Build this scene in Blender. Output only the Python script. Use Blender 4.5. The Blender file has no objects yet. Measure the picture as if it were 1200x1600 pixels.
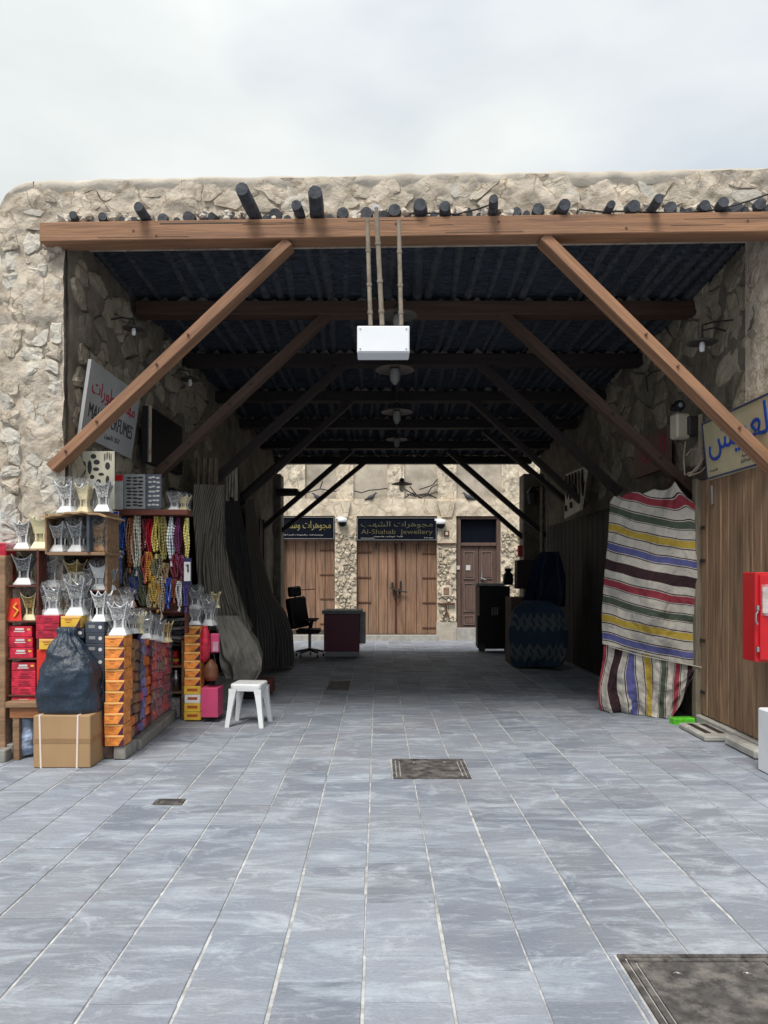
import bpy, bmesh, math, random
from mathutils import Vector, Matrix, noise
R = math.radians
rnd = random.Random(7)
C = bpy.context.scene.collection
SC = bpy.context.scene

# ------------------------------------------------------------------ camera, world, sun, exposure
FPX = 1156.0
EYE = 1.6
cam_d = bpy.data.cameras.new('camera')
cam_d.sensor_fit = 'VERTICAL'; cam_d.sensor_height = 24.0
cam_d.lens = FPX / 1600 * 24.0
cam_d.shift_x = 10 / 1600; cam_d.shift_y = 98 / 1600
cam_d.clip_start = .05; cam_d.clip_end = 900
cam = bpy.data.objects.new('camera', cam_d)
cam.location = (0, 0, EYE); cam.rotation_euler = (R(90), 0, 0)
C.objects.link(cam); SC.camera = cam

SUN_EL, SUN_AZ = 60, 198      # azimuth clockwise from +Y (north): behind the camera, a little left
w = bpy.data.worlds.new('World'); SC.world = w; w.use_nodes = True
nt = w.node_tree; bg = nt.nodes['Background']
sky = nt.nodes.new('ShaderNodeTexSky'); sky.sky_type = 'NISHITA'; sky.sun_disc = False
sky.sun_elevation = R(SUN_EL); sky.sun_rotation = R(SUN_AZ)
sky.air_density = 1.0; sky.dust_density = 2.0
tc = nt.nodes.new('ShaderNodeTexCoord')
mp = nt.nodes.new('ShaderNodeMapping'); mp.inputs['Scale'].default_value = (1.1, 1.1, 2.6)
mp.inputs['Location'].default_value = (5.2, 1.1, .7)
n1 = nt.nodes.new('ShaderNodeTexNoise'); n1.inputs['Scale'].default_value = 1.25; n1.inputs['Detail'].default_value = 4; n1.inputs['Roughness'].default_value = .45; n1.inputs['Distortion'].default_value = .25
n2 = nt.nodes.new('ShaderNodeTexNoise'); n2.inputs['Scale'].default_value = 3.2; n2.inputs['Detail'].default_value = 5; n2.inputs['Roughness'].default_value = .5
cr = nt.nodes.new('ShaderNodeValToRGB'); cr.color_ramp.elements[0].position = .36; cr.color_ramp.elements[1].position = .5
cr.color_ramp.elements[0].color = (.62, .62, .62, 1)
cc = nt.nodes.new('ShaderNodeValToRGB'); cc.color_ramp.elements[0].position = .3; cc.color_ramp.elements[1].position = .72
cc.color_ramp.elements[0].color = (6.9, 7.3, 7.4, 1); cc.color_ramp.elements[1].color = (8.5, 8.75, 8.6, 1)
mx = nt.nodes.new('ShaderNodeMix'); mx.data_type = 'RGBA'
L = nt.links.new
L(tc.outputs['Generated'], mp.inputs['Vector']); L(mp.outputs[0], n1.inputs['Vector']); L(mp.outputs[0], n2.inputs['Vector'])
L(n1.outputs['Fac'], cr.inputs[0]); L(n2.outputs['Fac'], cc.inputs[0])
L(cr.outputs[0], mx.inputs[0]); sk = nt.nodes.new('ShaderNodeVectorMath'); sk.operation = 'SCALE'; sk.inputs['Scale'].default_value = 1.8; L(sky.outputs[0], sk.inputs[0]); L(sk.outputs[0], mx.inputs[6]); L(cc.outputs[0], mx.inputs[7])
sxyz = nt.nodes.new('ShaderNodeSeparateXYZ'); L(tc.outputs['Generated'], sxyz.inputs[0])
zr = nt.nodes.new('ShaderNodeMapRange'); zr.inputs['To Min'].default_value = .78; zr.inputs['To Max'].default_value = 1.26; L(sxyz.outputs[2], zr.inputs[0])   # an overcast sky is brighter overhead
vm = nt.nodes.new('ShaderNodeVectorMath'); vm.operation = 'SCALE'; L(mx.outputs[2], vm.inputs[0]); L(zr.outputs[0], vm.inputs['Scale']); L(vm.outputs[0], bg.inputs['Color']); bg.inputs['Strength'].default_value = .05

sun_d = bpy.data.lights.new('sun', 'SUN'); sun_d.energy = 1.5; sun_d.angle = R(22); sun_d.color = (1, .95, .88)
sun = bpy.data.objects.new('sun', sun_d); C.objects.link(sun)
_s = Vector((math.sin(R(SUN_AZ)) * math.cos(R(SUN_EL)), math.cos(R(SUN_AZ)) * math.cos(R(SUN_EL)), math.sin(R(SUN_EL))))
sun.rotation_euler = _s.to_track_quat('Z', 'Y').to_euler(); sun.location = (0, -5, 20)
SC.view_settings.view_transform = 'Standard'; SC.view_settings.look = 'None'
SC.view_settings.gamma = 1; SC.view_settings.exposure = 1.15; SC.view_settings.use_curve_mapping = False
SC.cycles.max_bounces = 6; SC.cycles.diffuse_bounces = 2; SC.cycles.transparent_max_bounces = 12

# ------------------------------------------------------------------ helpers
def P(px, py, d):
    """point of the place seen at photo pixel (px,py), d metres ahead"""
    return Vector(((px - 590) * d / FPX, d, EYE - (py - 898) * d / FPX))
def PX(px, py, x):
    d = x * FPX / (px - 590)
    return P(px, py, d)
def FY(x): return 6.6 - .031 * x             # front plane of the hall is turned a little
def FP(px, py, off=0):
    d = 6.6 / (1 + .031 * (px - 590) / FPX) + off
    return P(px, py, d)

def wpos(o):
    v = Vector((0, 0, 0))
    while o is not None:
        v += o.location; o = o.parent
    return v
def tag(o, label=None, cat=None, group=None, kind=None):
    if label: o['label'] = label
    if cat: o['category'] = cat
    if group: o['group'] = group
    if kind: o['kind'] = kind
    return o
def root(name, label, cat, loc=(0, 0, 0), group=None, kind=None):
    o = bpy.data.objects.new(name, None); C.objects.link(o); o.location = loc; o.empty_display_size = .1
    return tag(o, label, cat, group, kind)

class MB:
    def __init__(s): s.v = []; s.f = []; s.uv = []
    def add(s, vs, fs):
        b = len(s.v); s.v += [Vector(x) for x in vs]; s.f += [[i + b for i in f] for f in fs]; return s
    def box(s, a, b):
        x0, y0, z0 = [min(a[i], b[i]) for i in range(3)]; x1, y1, z1 = [max(a[i], b[i]) for i in range(3)]
        return s.add([(x0, y0, z0), (x1, y0, z0), (x1, y1, z0), (x0, y1, z0), (x0, y0, z1), (x1, y0, z1), (x1, y1, z1), (x0, y1, z1)],
                     [(0, 3, 2, 1), (4, 5, 6, 7), (0, 1, 5, 4), (1, 2, 6, 5), (2, 3, 7, 6), (3, 0, 4, 7)])
    def obox(s, c, ax, ay, az):   # centre and three half-axis vectors
        c = Vector(c); vs = []
        for k in (-1, 1):
            for i, j in ((-1, -1), (1, -1), (1, 1), (-1, 1)):
                vs.append(c + ax * i + ay * j + az * k)
        return s.add(vs, [(0, 3, 2, 1), (4, 5, 6, 7), (0, 1, 5, 4), (1, 2, 6, 5), (2, 3, 7, 6), (3, 0, 4, 7)])
    def tube(s, pts, rad, n=8, cap=True):
        pts = [Vector(p) for p in pts]
        if not isinstance(rad, (list, tuple)): rad = [rad] * len(pts)
        rings = []
        prev = None
        for i, p in enumerate(pts):
            t = (pts[min(i + 1, len(pts) - 1)] - pts[max(i - 1, 0)])
            t = t.normalized() if t.length > 1e-9 else Vector((0, 0, 1))
            if prev is None:
                a = t.cross(Vector((0, 0, 1)))
                if a.length < .1: a = t.cross(Vector((1, 0, 0)))
                a.normalize()
            else:
                a = prev - t * prev.dot(t)
                a = a.normalized() if a.length > 1e-6 else t.orthogonal().normalized()
            prev = a; b = t.cross(a)
            rings.append([p + (a * math.cos(2 * math.pi * k / n) + b * math.sin(2 * math.pi * k / n)) * rad[i] for k in range(n)])
        b0 = len(s.v)
        for r_ in rings: s.v += r_
        for i in range(len(rings) - 1):
            for k in range(n):
                s.f.append([b0 + i * n + k, b0 + i * n + (k + 1) % n, b0 + (i + 1) * n + (k + 1) % n, b0 + (i + 1) * n + k])
        if cap:
            s.f.append([b0 + k for k in range(n)][::-1]); s.f.append([b0 + (len(rings) - 1) * n + k for k in range(n)])
        return s
    def lathe(s, c, prof, n=16):
        c = Vector(c); b0 = len(s.v)
        for r_, z in prof:
            for k in range(n): s.v.append(c + Vector((r_ * math.cos(2 * math.pi * k / n), r_ * math.sin(2 * math.pi * k / n), z)))
        for i in range(len(prof) - 1):
            for k in range(n): s.f.append([b0 + i * n + k, b0 + i * n + (k + 1) % n, b0 + (i + 1) * n + (k + 1) % n, b0 + (i + 1) * n + k])
        return s
    def build(s, name, mat, parent=None, smooth=False, label=None, kind=None, uvs=None):
        off = wpos(parent) if parent is not None else Vector((0, 0, 0))
        me = bpy.data.meshes.new(name)
        me.from_pydata([tuple(x - off) for x in s.v], [], s.f)
        if smooth: me.shade_smooth()
        if uvs is not None:
            ul = me.uv_layers.new(name='UVMap')
            for lp in me.loops: ul.data[lp.index].uv = uvs[lp.vertex_index]
        me.materials.append(mat); me.update()
        o = bpy.data.objects.new(name, me); C.objects.link(o); o.parent = parent
        return tag(o, label, kind=kind)

_bc = {}
def bmesh_box(size, bev):
    key = (round(size[0], 4), round(size[1], 4), round(size[2], 4), round(bev, 4))
    if key in _bc: return _bc[key]
    bm = bmesh.new(); bmesh.ops.create_cube(bm, size=1)
    for v in bm.verts: v.co = Vector((v.co.x * size[0], v.co.y * size[1], v.co.z * size[2]))
    if bev > 0: bmesh.ops.bevel(bm, geom=bm.edges[:], offset=bev, segments=1, affect='EDGES')
    me = bpy.data.meshes.new('box'); bm.to_mesh(me); bm.free(); _bc[key] = me
    return me
def bx(name, parent, c, size, mat, rot=None, bev=.004, label=None):
    key = bmesh_box(size, min(bev, min(size) * .3))
    k2 = (key.name, mat.name)
    if k2 not in _bc:
        m2 = key.copy(); m2.materials.clear(); m2.materials.append(mat); m2.name = name; _bc[k2] = m2
    o = bpy.data.objects.new(name, _bc[k2]); C.objects.link(o)
    off = wpos(parent) if parent is not None else Vector((0, 0, 0))
    o.parent = parent
    M = Matrix.Translation(Vector(c) - off)
    if rot is not None: M = M @ rot.to_4x4()
    o.matrix_basis = M
    return tag(o, label)
def bxp(name, parent, x0, y0, x1, y1, d, t, mat, bev=.004, label=None):
    """box whose front face fills photo rect at depth d, t metres thick behind"""
    a = P(x0, y0, d); b = P(x1, y1, d)
    return bx(name, parent, ((a.x + b.x) / 2, d + t / 2, (a.z + b.z) / 2), (abs(b.x - a.x), t, abs(a.z - b.z)), mat, bev=bev, label=label)
def beam_rot(a, b, up=Vector((0, 0, 1))):
    x = (Vector(b) - Vector(a)).normalized(); y = up.cross(x).normalized(); z = x.cross(y)
    return Matrix((x, y, z)).transposed()
def copy_tree(o, parent=None):
    c = o.copy(); C.objects.link(c); c.parent = parent
    for ch in list(o.children): copy_tree(ch, c)
    return c

# ---- materials
_m = {}
def hexc(r, g, b): # display 0-255 -> linear
    f = lambda c: (c / 255) ** 2.2
    return (f(r), f(g), f(b))
def mat(name, col, rough=.7, metal=0, var=.18, scale=6, bump=.0, bscale=30, stretch=(1, 1, 1), col2=None, objvar=0.0, coord='Object', spec=.4, detail=5, trans=0, alpha=1, dirt=None, dirt_scale=3, dirt_amt=.5, crack=0):
    if name in _m: return _m[name]
    m = bpy.data.materials.new(name); m.use_nodes = True; t = m.node_tree; b = t.nodes['Principled BSDF']
    b.inputs['Roughness'].default_value = rough; b.inputs['Metallic'].default_value = metal
    b.inputs['Specular IOR Level'].default_value = spec
    if trans: b.inputs['Transmission Weight'].default_value = trans
    if alpha < 1: b.inputs['Alpha'].default_value = alpha
    co = t.nodes.new('ShaderNodeTexCoord')
    mpn = t.nodes.new('ShaderNodeMapping'); mpn.inputs['Scale'].default_value = stretch
    if coord == 'World':
        g = t.nodes.new('ShaderNodeNewGeometry'); t.links.new(g.outputs['Position'], mpn.inputs['Vector'])
    else:
        t.links.new(co.outputs[coord], mpn.inputs['Vector'])
        if objvar:
            oi0 = t.nodes.new('ShaderNodeObjectInfo'); sc0 = t.nodes.new('ShaderNodeMath'); sc0.operation = 'MULTIPLY'; sc0.inputs[1].default_value = 37
            t.links.new(oi0.outputs['Random'], sc0.inputs[0]); t.links.new(sc0.outputs[0], mpn.inputs['Location'])
    nz = t.nodes.new('ShaderNodeTexNoise'); nz.inputs['Scale'].default_value = scale; nz.inputs['Detail'].default_value = detail; nz.inputs['Roughness'].default_value = .6
    t.links.new(mpn.outputs[0], nz.inputs['Vector'])
    rp = t.nodes.new('ShaderNodeValToRGB')
    c2 = col2 or tuple(min(1, c * (1 + var * 1.6)) for c in col)
    c1 = tuple(c * (1 - var * 1.6) for c in col) if not col2 else col
    rp.color_ramp.elements[0].position = .3; rp.color_ramp.elements[1].position = .7
    rp.color_ramp.elements[0].color = (*[max(0, c) for c in c1], 1); rp.color_ramp.elements[1].color = (*c2, 1)
    t.links.new(nz.outputs['Fac'], rp.inputs[0]); out = rp.outputs[0]
    if dirt:
        dn = t.nodes.new('ShaderNodeTexNoise'); dn.inputs['Scale'].default_value = dirt_scale; dn.inputs['Detail'].default_value = 7; dn.inputs['Roughness'].default_value = .65
        t.links.new(mpn.outputs[0], dn.inputs['Vector'])
        dr = t.nodes.new('ShaderNodeValToRGB'); dr.color_ramp.elements[0].position = .48; dr.color_ramp.elements[1].position = .68
        dr.color_ramp.elements[1].color = (dirt_amt, dirt_amt, dirt_amt, 1)
        t.links.new(dn.outputs['Fac'], dr.inputs[0])
        mm = t.nodes.new('ShaderNodeMix'); mm.data_type = 'RGBA'; mm.inputs[7].default_value = (*dirt, 1)
        t.links.new(dr.outputs[0], mm.inputs[0]); t.links.new(out, mm.inputs[6]); out = mm.outputs[2]
    if crack:
        dn2 = t.nodes.new('ShaderNodeTexNoise'); dn2.inputs['Scale'].default_value = crack * .9; dn2.inputs['Detail'].default_value = 5
        t.links.new(mpn.outputs[0], dn2.inputs['Vector'])
        va = t.nodes.new('ShaderNodeVectorMath'); va.operation = 'MULTIPLY_ADD'; va.inputs[1].default_value = (.28, .28, .28); t.links.new(dn2.outputs['Color'], va.inputs[0]); t.links.new(mpn.outputs[0], va.inputs[2])
        vo = t.nodes.new('ShaderNodeTexVoronoi'); vo.feature = 'DISTANCE_TO_EDGE'; vo.inputs['Scale'].default_value = crack; t.links.new(va.outputs[0], vo.inputs['Vector'])
        vr = t.nodes.new('ShaderNodeValToRGB'); vr.color_ramp.elements[0].position = .0; vr.color_ramp.elements[1].position = .05
        vr.color_ramp.elements[0].color = (.46, .39, .32, 1); vr.color_ramp.elements[1].color = (1, 1, 1, 1); t.links.new(vo.outputs[0], vr.inputs[0])
        fm = t.nodes.new('ShaderNodeValToRGB'); fm.color_ramp.elements[0].position = .42; fm.color_ramp.elements[1].position = .6; t.links.new(nz.outputs['Fac'], fm.inputs[0])
        cm = t.nodes.new('ShaderNodeMix'); cm.data_type = 'RGBA'; cm.blend_type = 'MULTIPLY'; t.links.new(fm.outputs[0], cm.inputs[0]); t.links.new(out, cm.inputs[6]); t.links.new(vr.outputs[0], cm.inputs[7]); out = cm.outputs[2]
    if objvar:
        oi = t.nodes.new('ShaderNodeObjectInfo'); mr = t.nodes.new('ShaderNodeMapRange')
        mr.inputs['To Min'].default_value = 1 - objvar; mr.inputs['To Max'].default_value = 1 + objvar
        t.links.new(oi.outputs['Random'], mr.inputs['Value'])
        hs = t.nodes.new('ShaderNodeHueSaturation'); t.links.new(mr.outputs[0], hs.inputs['Value']); t.links.new(out, hs.inputs['Color']); out = hs.outputs[0]
    t.links.new(out, b.inputs['Base Color'])
    if bump:
        bn = t.nodes.new('ShaderNodeTexNoise'); bn.inputs['Scale'].default_value = bscale; bn.inputs['Detail'].default_value = 6; bn.inputs['Roughness'].default_value = .65
        t.links.new(mpn.outputs[0], bn.inputs['Vector'])
        bp = t.nodes.new('ShaderNodeBump'); bp.inputs['Strength'].default_value = 1; bp.inputs['Distance'].default_value = bump
        t.links.new(bn.outputs['Fac'], bp.inputs['Height']); t.links.new(bp.outputs[0], b.inputs['Normal'])
    _m[name] = m
    return m

M_STONE = mat('coral_stone', (.51, .45, .365), .95, var=.16, scale=5, bump=.03, bscale=11, objvar=.10, coord='World', dirt=(.27, .215, .155), dirt_scale=5.5, dirt_amt=.8, crack=6)
M_STONEW = mat('pale_coral_stone', (.58, .545, .475), .95, var=.14, scale=6, bump=.026, bscale=12, objvar=.08, coord='World', dirt=(.30, .25, .19), dirt_scale=6, dirt_amt=.7, crack=5)
M_PLAST = mat('rough_plaster', (.53, .465, .38), .95, var=.16, scale=4, bump=.04, bscale=8, coord='World', dirt=(.25, .195, .14), dirt_scale=6, dirt_amt=.8, crack=4.5)
M_COPE = mat('coping_plaster', (.47, .425, .36), .95, var=.12, scale=4, bump=.015, bscale=12, coord='World', dirt=(.42, .37, .31), dirt_scale=3)
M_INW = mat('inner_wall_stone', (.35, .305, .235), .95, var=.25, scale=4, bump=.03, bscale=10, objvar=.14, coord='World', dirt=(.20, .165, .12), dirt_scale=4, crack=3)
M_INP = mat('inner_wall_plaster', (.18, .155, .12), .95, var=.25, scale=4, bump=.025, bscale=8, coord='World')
M_FAC = mat('facade_plaster', (.70, .61, .48), .95, var=.15, scale=5, bump=.02, bscale=10, coord='World', dirt=(.40, .32, .23), dirt_scale=3, dirt_amt=.6, crack=2.2)
M_FACS = mat('facade_rubble', (.60, .53, .42), .95, var=.3, scale=9, bump=.02, bscale=18, coord='World', dirt=(.22, .17, .12), dirt_scale=8, dirt_amt=.8)
M_NICHE = mat('niche_plaster', (.50, .44, .36), .95, var=.14, scale=2, bump=.006, bscale=20, coord='World', dirt=(.28, .24, .20), dirt_scale=1.6, dirt_amt=.8)
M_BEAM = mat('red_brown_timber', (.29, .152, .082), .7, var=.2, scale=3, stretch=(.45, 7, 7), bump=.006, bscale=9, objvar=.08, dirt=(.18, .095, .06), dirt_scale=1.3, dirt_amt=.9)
M_BEAMD = mat('shaded_brown_timber', (.021, .015, .013), .75, var=.25, scale=3, stretch=(.5, 9, 9), bump=.002, bscale=8, objvar=.12)  # deep frame timber with the passage shade put into its colour
M_POLE = mat('tarred_pole', (.05, .055, .066), .8, var=.35, scale=14, bump=.01, bscale=22)
M_MAT = mat('woven_reed_mat', (.024, .030, .040), .9, var=.5, scale=10, stretch=(1, 7, 1), bump=.01, bscale=8)
M_ROOF = mat('roof_mud', (.30, .25, .19), .95, var=.1, scale=2, coord='World')
M_LUMP = mat('mortar_lump', (.24, .22, .19), .95, var=.2, scale=12, coord='World')
M_RUB = mat('small_rubble', (.52, .46, .38), .95, var=.25, scale=9, bump=.01, bscale=20, coord='World')
M_WOODV = mat('weathered_plank', (.275, .17, .10), .7, var=.35, scale=3, stretch=(9, 9, .6), bump=.003, bscale=8, objvar=.16, dirt=(.16, .12, .09), dirt_scale=1.5)
M_WOODF = mat('facade_plank', (.27, .155, .098), .65, var=.3, scale=2.6, stretch=(9, 9, .55), bump=.003, bscale=8, objvar=.1, dirt=(.25, .19, .14), dirt_scale=1.0)  # brown plank colour of the far shop doors
M_WOODS = mat('shelf_wood', (.25, .15, .085), .6, var=.25, scale=3, stretch=(.7, 8, 8), objvar=.1)
M_WOODR = mat('maroon_wood', (.10, .028, .02), .6, var=.25, scale=3, stretch=(.7, 8, 8), objvar=.1)
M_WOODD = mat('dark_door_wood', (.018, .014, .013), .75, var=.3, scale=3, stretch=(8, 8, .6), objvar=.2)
M_DOORG = mat('grey_brown_door', (.13, .085, .07), .6, var=.2, scale=3, stretch=(8, 8, .6), dirt=(.11, .05, .035), dirt_scale=1)
M_DOORP = mat('door_moulding', (.17, .125, .11), .6, var=.15, scale=5)
M_WHITE = mat('white_painted_metal', (.78, .80, .83), .4, var=.03, scale=3)
M_PLASW = mat('white_plastic', (.74, .76, .78), .4, var=.04, scale=4)
M_PIPE = mat('dusty_conduit', (.24, .20, .155), .7, var=.2, scale=12)
M_STEEL = mat('steel', (.45, .45, .46), .35, metal=1, var=.1)
M_IRON = mat('dark_iron', (.03, .026, .024), .6, var=.3)
M_RUST = mat('rust_iron', (.11, .05, .03), .8, var=.3)
M_LAMPSH = mat('enamel_shade', (.075, .068, .058), .5, var=.2, scale=8)
M_GLASS = mat('lamp_glass', (.28, .28, .27), .2, var=.05, alpha=.6)
M_BLACK = mat('black_plastic', (.008, .008, .01), .5, var=.2, spec=.2)
M_NAVY = mat('navy_sign', (.005, .007, .014), .6, var=.15, spec=.08)
M_GOLD = mat('gold_lettering', (.28, .24, .09), .5, var=.1)
M_WLET = mat('white_lettering', (.6, .6, .58), .5, var=.05)
M_SIGNW = mat('grey_white_sign', (.36, .37, .37), .5, var=.08, scale=2, dirt=(.28, .27, .25))
M_SIGNC = mat('cream_sign', (.48, .42, .27), .5, var=.06, scale=2, dirt=(.40, .34, .22))
M_SIGNR = mat('faded_red_sign', (.15, .09, .07), .6, var=.1)
M_LRED = mat('red_lettering', (.32, .02, .045), .5, var=.05)
M_LBLK = mat('black_lettering', (.03, .03, .035), .5, var=.05)
M_LBLU = mat('blue_lettering', (.012, .06, .36), .5, var=.05)
M_RED = mat('fire_red', (.50, .012, .018), .35, var=.05)
M_CREAM = mat('cream_plastic', (.42, .38, .30), .5, var=.06)
M_CONC = mat('concrete', (.38, .37, .34), .9, var=.15, scale=7, bump=.003, bscale=30, coord='World')
M_BLUEP = mat('light_blue_bag', (.35, .45, .62), .35, var=.3, scale=9, bump=.01, bscale=9)
M_CARD = mat('cardboard', (.36, .23, .12), .8, var=.05, scale=3)
M_TAPE = mat('brown_tape', (.28, .17, .085), .4, var=.05)
M_STRAP = mat('white_strap', (.74, .62, .55), .5, var=.04)
M_ORNG = mat('orange_carton', (.72, .25, .05), .45, var=.22, scale=14, objvar=.12, stretch=(1, 1, 2))
M_ORNL = mat('orange_print', (.42, .09, .02), .5, var=.1)
M_YEL = mat('yellow_carton', (.72, .45, .05), .5, var=.08, objvar=.05)
M_REDC = mat('crimson_carton', (.46, .018, .045), .4, var=.35, scale=16, objvar=.15)
M_REDL = mat('carton_print_dark', (.26, .01, .03), .45, var=.1)
M_REDP = mat('red_panel', (.66, .03, .015), .45, var=.05)
M_DKC = mat('slate_carton', (.045, .055, .075), .45, var=.2, objvar=.2)
M_PURP = mat('plum_shadow', (.07, .018, .05), .5, var=.2)  # plum tone for the shadow painted at the box corner
M_PINK = mat('pink_box', (.60, .07, .18), .5, var=.06)
M_SILV = mat('silver_filigree', (.14, .145, .15), .34, metal=.7, col2=(.80, .80, .78), scale=17, bump=.03, bscale=17, detail=2)
M_SILD = mat('pewter_filigree', (.06, .065, .075), .34, metal=.7, col2=(.50, .52, .54), scale=17, bump=.03, bscale=17, detail=2)
M_WSIL = mat('white_pearl', (.75, .76, .77), .3, var=.06, scale=30)
M_GLD = mat('gold_filigree', (.16, .10, .04), .35, metal=.65, col2=(.70, .52, .22), scale=17, bump=.03, bscale=17, detail=2)
M_BRZ = mat('bronze_filigree', (.30, .16, .06), .35, metal=.7, var=.4, scale=38, bump=.006, bscale=42)
M_CRM = mat('cream_enamel', (.70, .62, .38), .35, var=.06)
M_COAL = mat('bowl_inside', (.06, .06, .065), .5, var=.1)
M_DRKC = mat('shop_interior_panel', (.05, .022, .015), .8, var=.3)
M_STON = mat('stone_block', (.25, .24, .22), .9, var=.15, scale=12, bump=.004, bscale=30)
M_BRICK = mat('reddish_block', (.15, .10, .09), .9, var=.2, scale=12, bump=.004, bscale=30)
M_ASH = mat('manhole_iron', (.085, .078, .075), .75, metal=.15, var=.35, scale=14, bump=.008, bscale=45, coord='World', dirt=(.22, .20, .18), dirt_scale=7, dirt_amt=.8)
M_MDESK = mat('maroon_laminate', (.10, .006, .03), .45, var=.1)
M_GREY = mat('grey_laminate', (.22, .22, .23), .5, var=.05)
M_GREEN = mat('green_plastic', (.10, .50, .03), .4, var=.2, scale=14)

def mat_plastic():
    m = bpy.data.materials.new('clear_plastic'); m.use_nodes = True; t = m.node_tree
    for n in list(t.nodes): t.nodes.remove(n)
    o = t.nodes.new('ShaderNodeOutputMaterial'); mixs = t.nodes.new('ShaderNodeMixShader')
    tr = t.nodes.new('ShaderNodeBsdfTransparent'); b = t.nodes.new('ShaderNodeBsdfPrincipled')
    b.inputs['Base Color'].default_value = (.75, .77, .8, 1); b.inputs['Roughness'].default_value = .12
    nz = t.nodes.new('ShaderNodeTexNoise'); nz.inputs['Scale'].default_value = 16; nz.inputs['Detail'].default_value = 4
    co = t.nodes.new('ShaderNodeTexCoord'); t.links.new(co.outputs['Object'], nz.inputs['Vector'])
    rp = t.nodes.new('ShaderNodeMapRange'); rp.inputs[1].default_value = .42; rp.inputs[2].default_value = .75; rp.inputs[3].default_value = .03; rp.inputs[4].default_value = .3
    bp = t.nodes.new('ShaderNodeBump'); bp.inputs['Distance'].default_value = .02; bp.inputs['Strength'].default_value = 1
    t.links.new(nz.outputs['Fac'], bp.inputs['Height']); t.links.new(bp.outputs[0], b.inputs['Normal'])
    t.links.new(nz.outputs['Fac'], rp.inputs[0]); t.links.new(rp.outputs[0], mixs.inputs[0])
    t.links.new(tr.outputs[0], mixs.inputs[1]); t.links.new(b.outputs[0], mixs.inputs[2]); t.links.new(mixs.outputs[0], o.inputs[0])
    return m
M_CLEAR = mat_plastic()

def mat_stripes(name, bands, axis=0, rough=.9, base_var=.12, bump=.004):
    """cloth woven in bands: list of (start 0..1, colour) along UV axis"""
    m = bpy.data.materials.new(name); m.use_nodes = True; t = m.node_tree; b = t.nodes['Principled BSDF']
    b.inputs['Roughness'].default_value = rough; b.inputs['Specular IOR Level'].default_value = .1
    uv = t.nodes.new('ShaderNodeUVMap'); sp = t.nodes.new('ShaderNodeSeparateXYZ'); t.links.new(uv.outputs[0], sp.inputs[0])
    fr = t.nodes.new('ShaderNodeMath'); fr.operation = 'FRACT'; t.links.new(sp.outputs[axis], fr.inputs[0])
    rp = t.nodes.new('ShaderNodeValToRGB'); rp.color_ramp.interpolation = 'CONSTANT'
    e = rp.color_ramp.elements
    while len(e) > 1: e.remove(e[-1])
    e[0].position = bands[0][0]; e[0].color = (*bands[0][1], 1)
    for p, c in bands[1:]:
        x = e.new(p); x.color = (*c, 1)
    t.links.new(fr.outputs[0], rp.inputs[0])
    nz = t.nodes.new('ShaderNodeTexNoise'); nz.inputs['Scale'].default_value = 5; nz.inputs['Detail'].default_value = 8; nz.inputs['Roughness'].default_value = .7
    co = t.nodes.new('ShaderNodeTexCoord'); t.links.new(co.outputs['Object'], nz.inputs['Vector'])
    mr = t.nodes.new('ShaderNodeMapRange'); mr.inputs[1].default_value = .3; mr.inputs[2].default_value = .7; mr.inputs[3].default_value = 1 - base_var; mr.inputs[4].default_value = 1 + base_var
    hs = t.nodes.new('ShaderNodeHueSaturation'); t.links.new(nz.outputs['Fac'], mr.inputs[0]); t.links.new(mr.outputs[0], hs.inputs['Value']); t.links.new(rp.outputs[0], hs.inputs['Color'])
    t.links.new(hs.outputs[0], b.inputs['Base Color'])
    n2_ = t.nodes.new('ShaderNodeTexNoise'); n2_.inputs['Scale'].default_value = 5; n2_.inputs['Detail'].default_value = 3; n2_.inputs['Distortion'].default_value = 1.2; t.links.new(co.outputs['Object'], n2_.inputs['Vector'])
    bp = t.nodes.new('ShaderNodeBump'); bp.inputs['Distance'].default_value = bump * 8; t.links.new(n2_.outputs['Fac'], bp.inputs['Height']); t.links.new(bp.outputs[0], b.inputs['Normal'])
    return m

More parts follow.
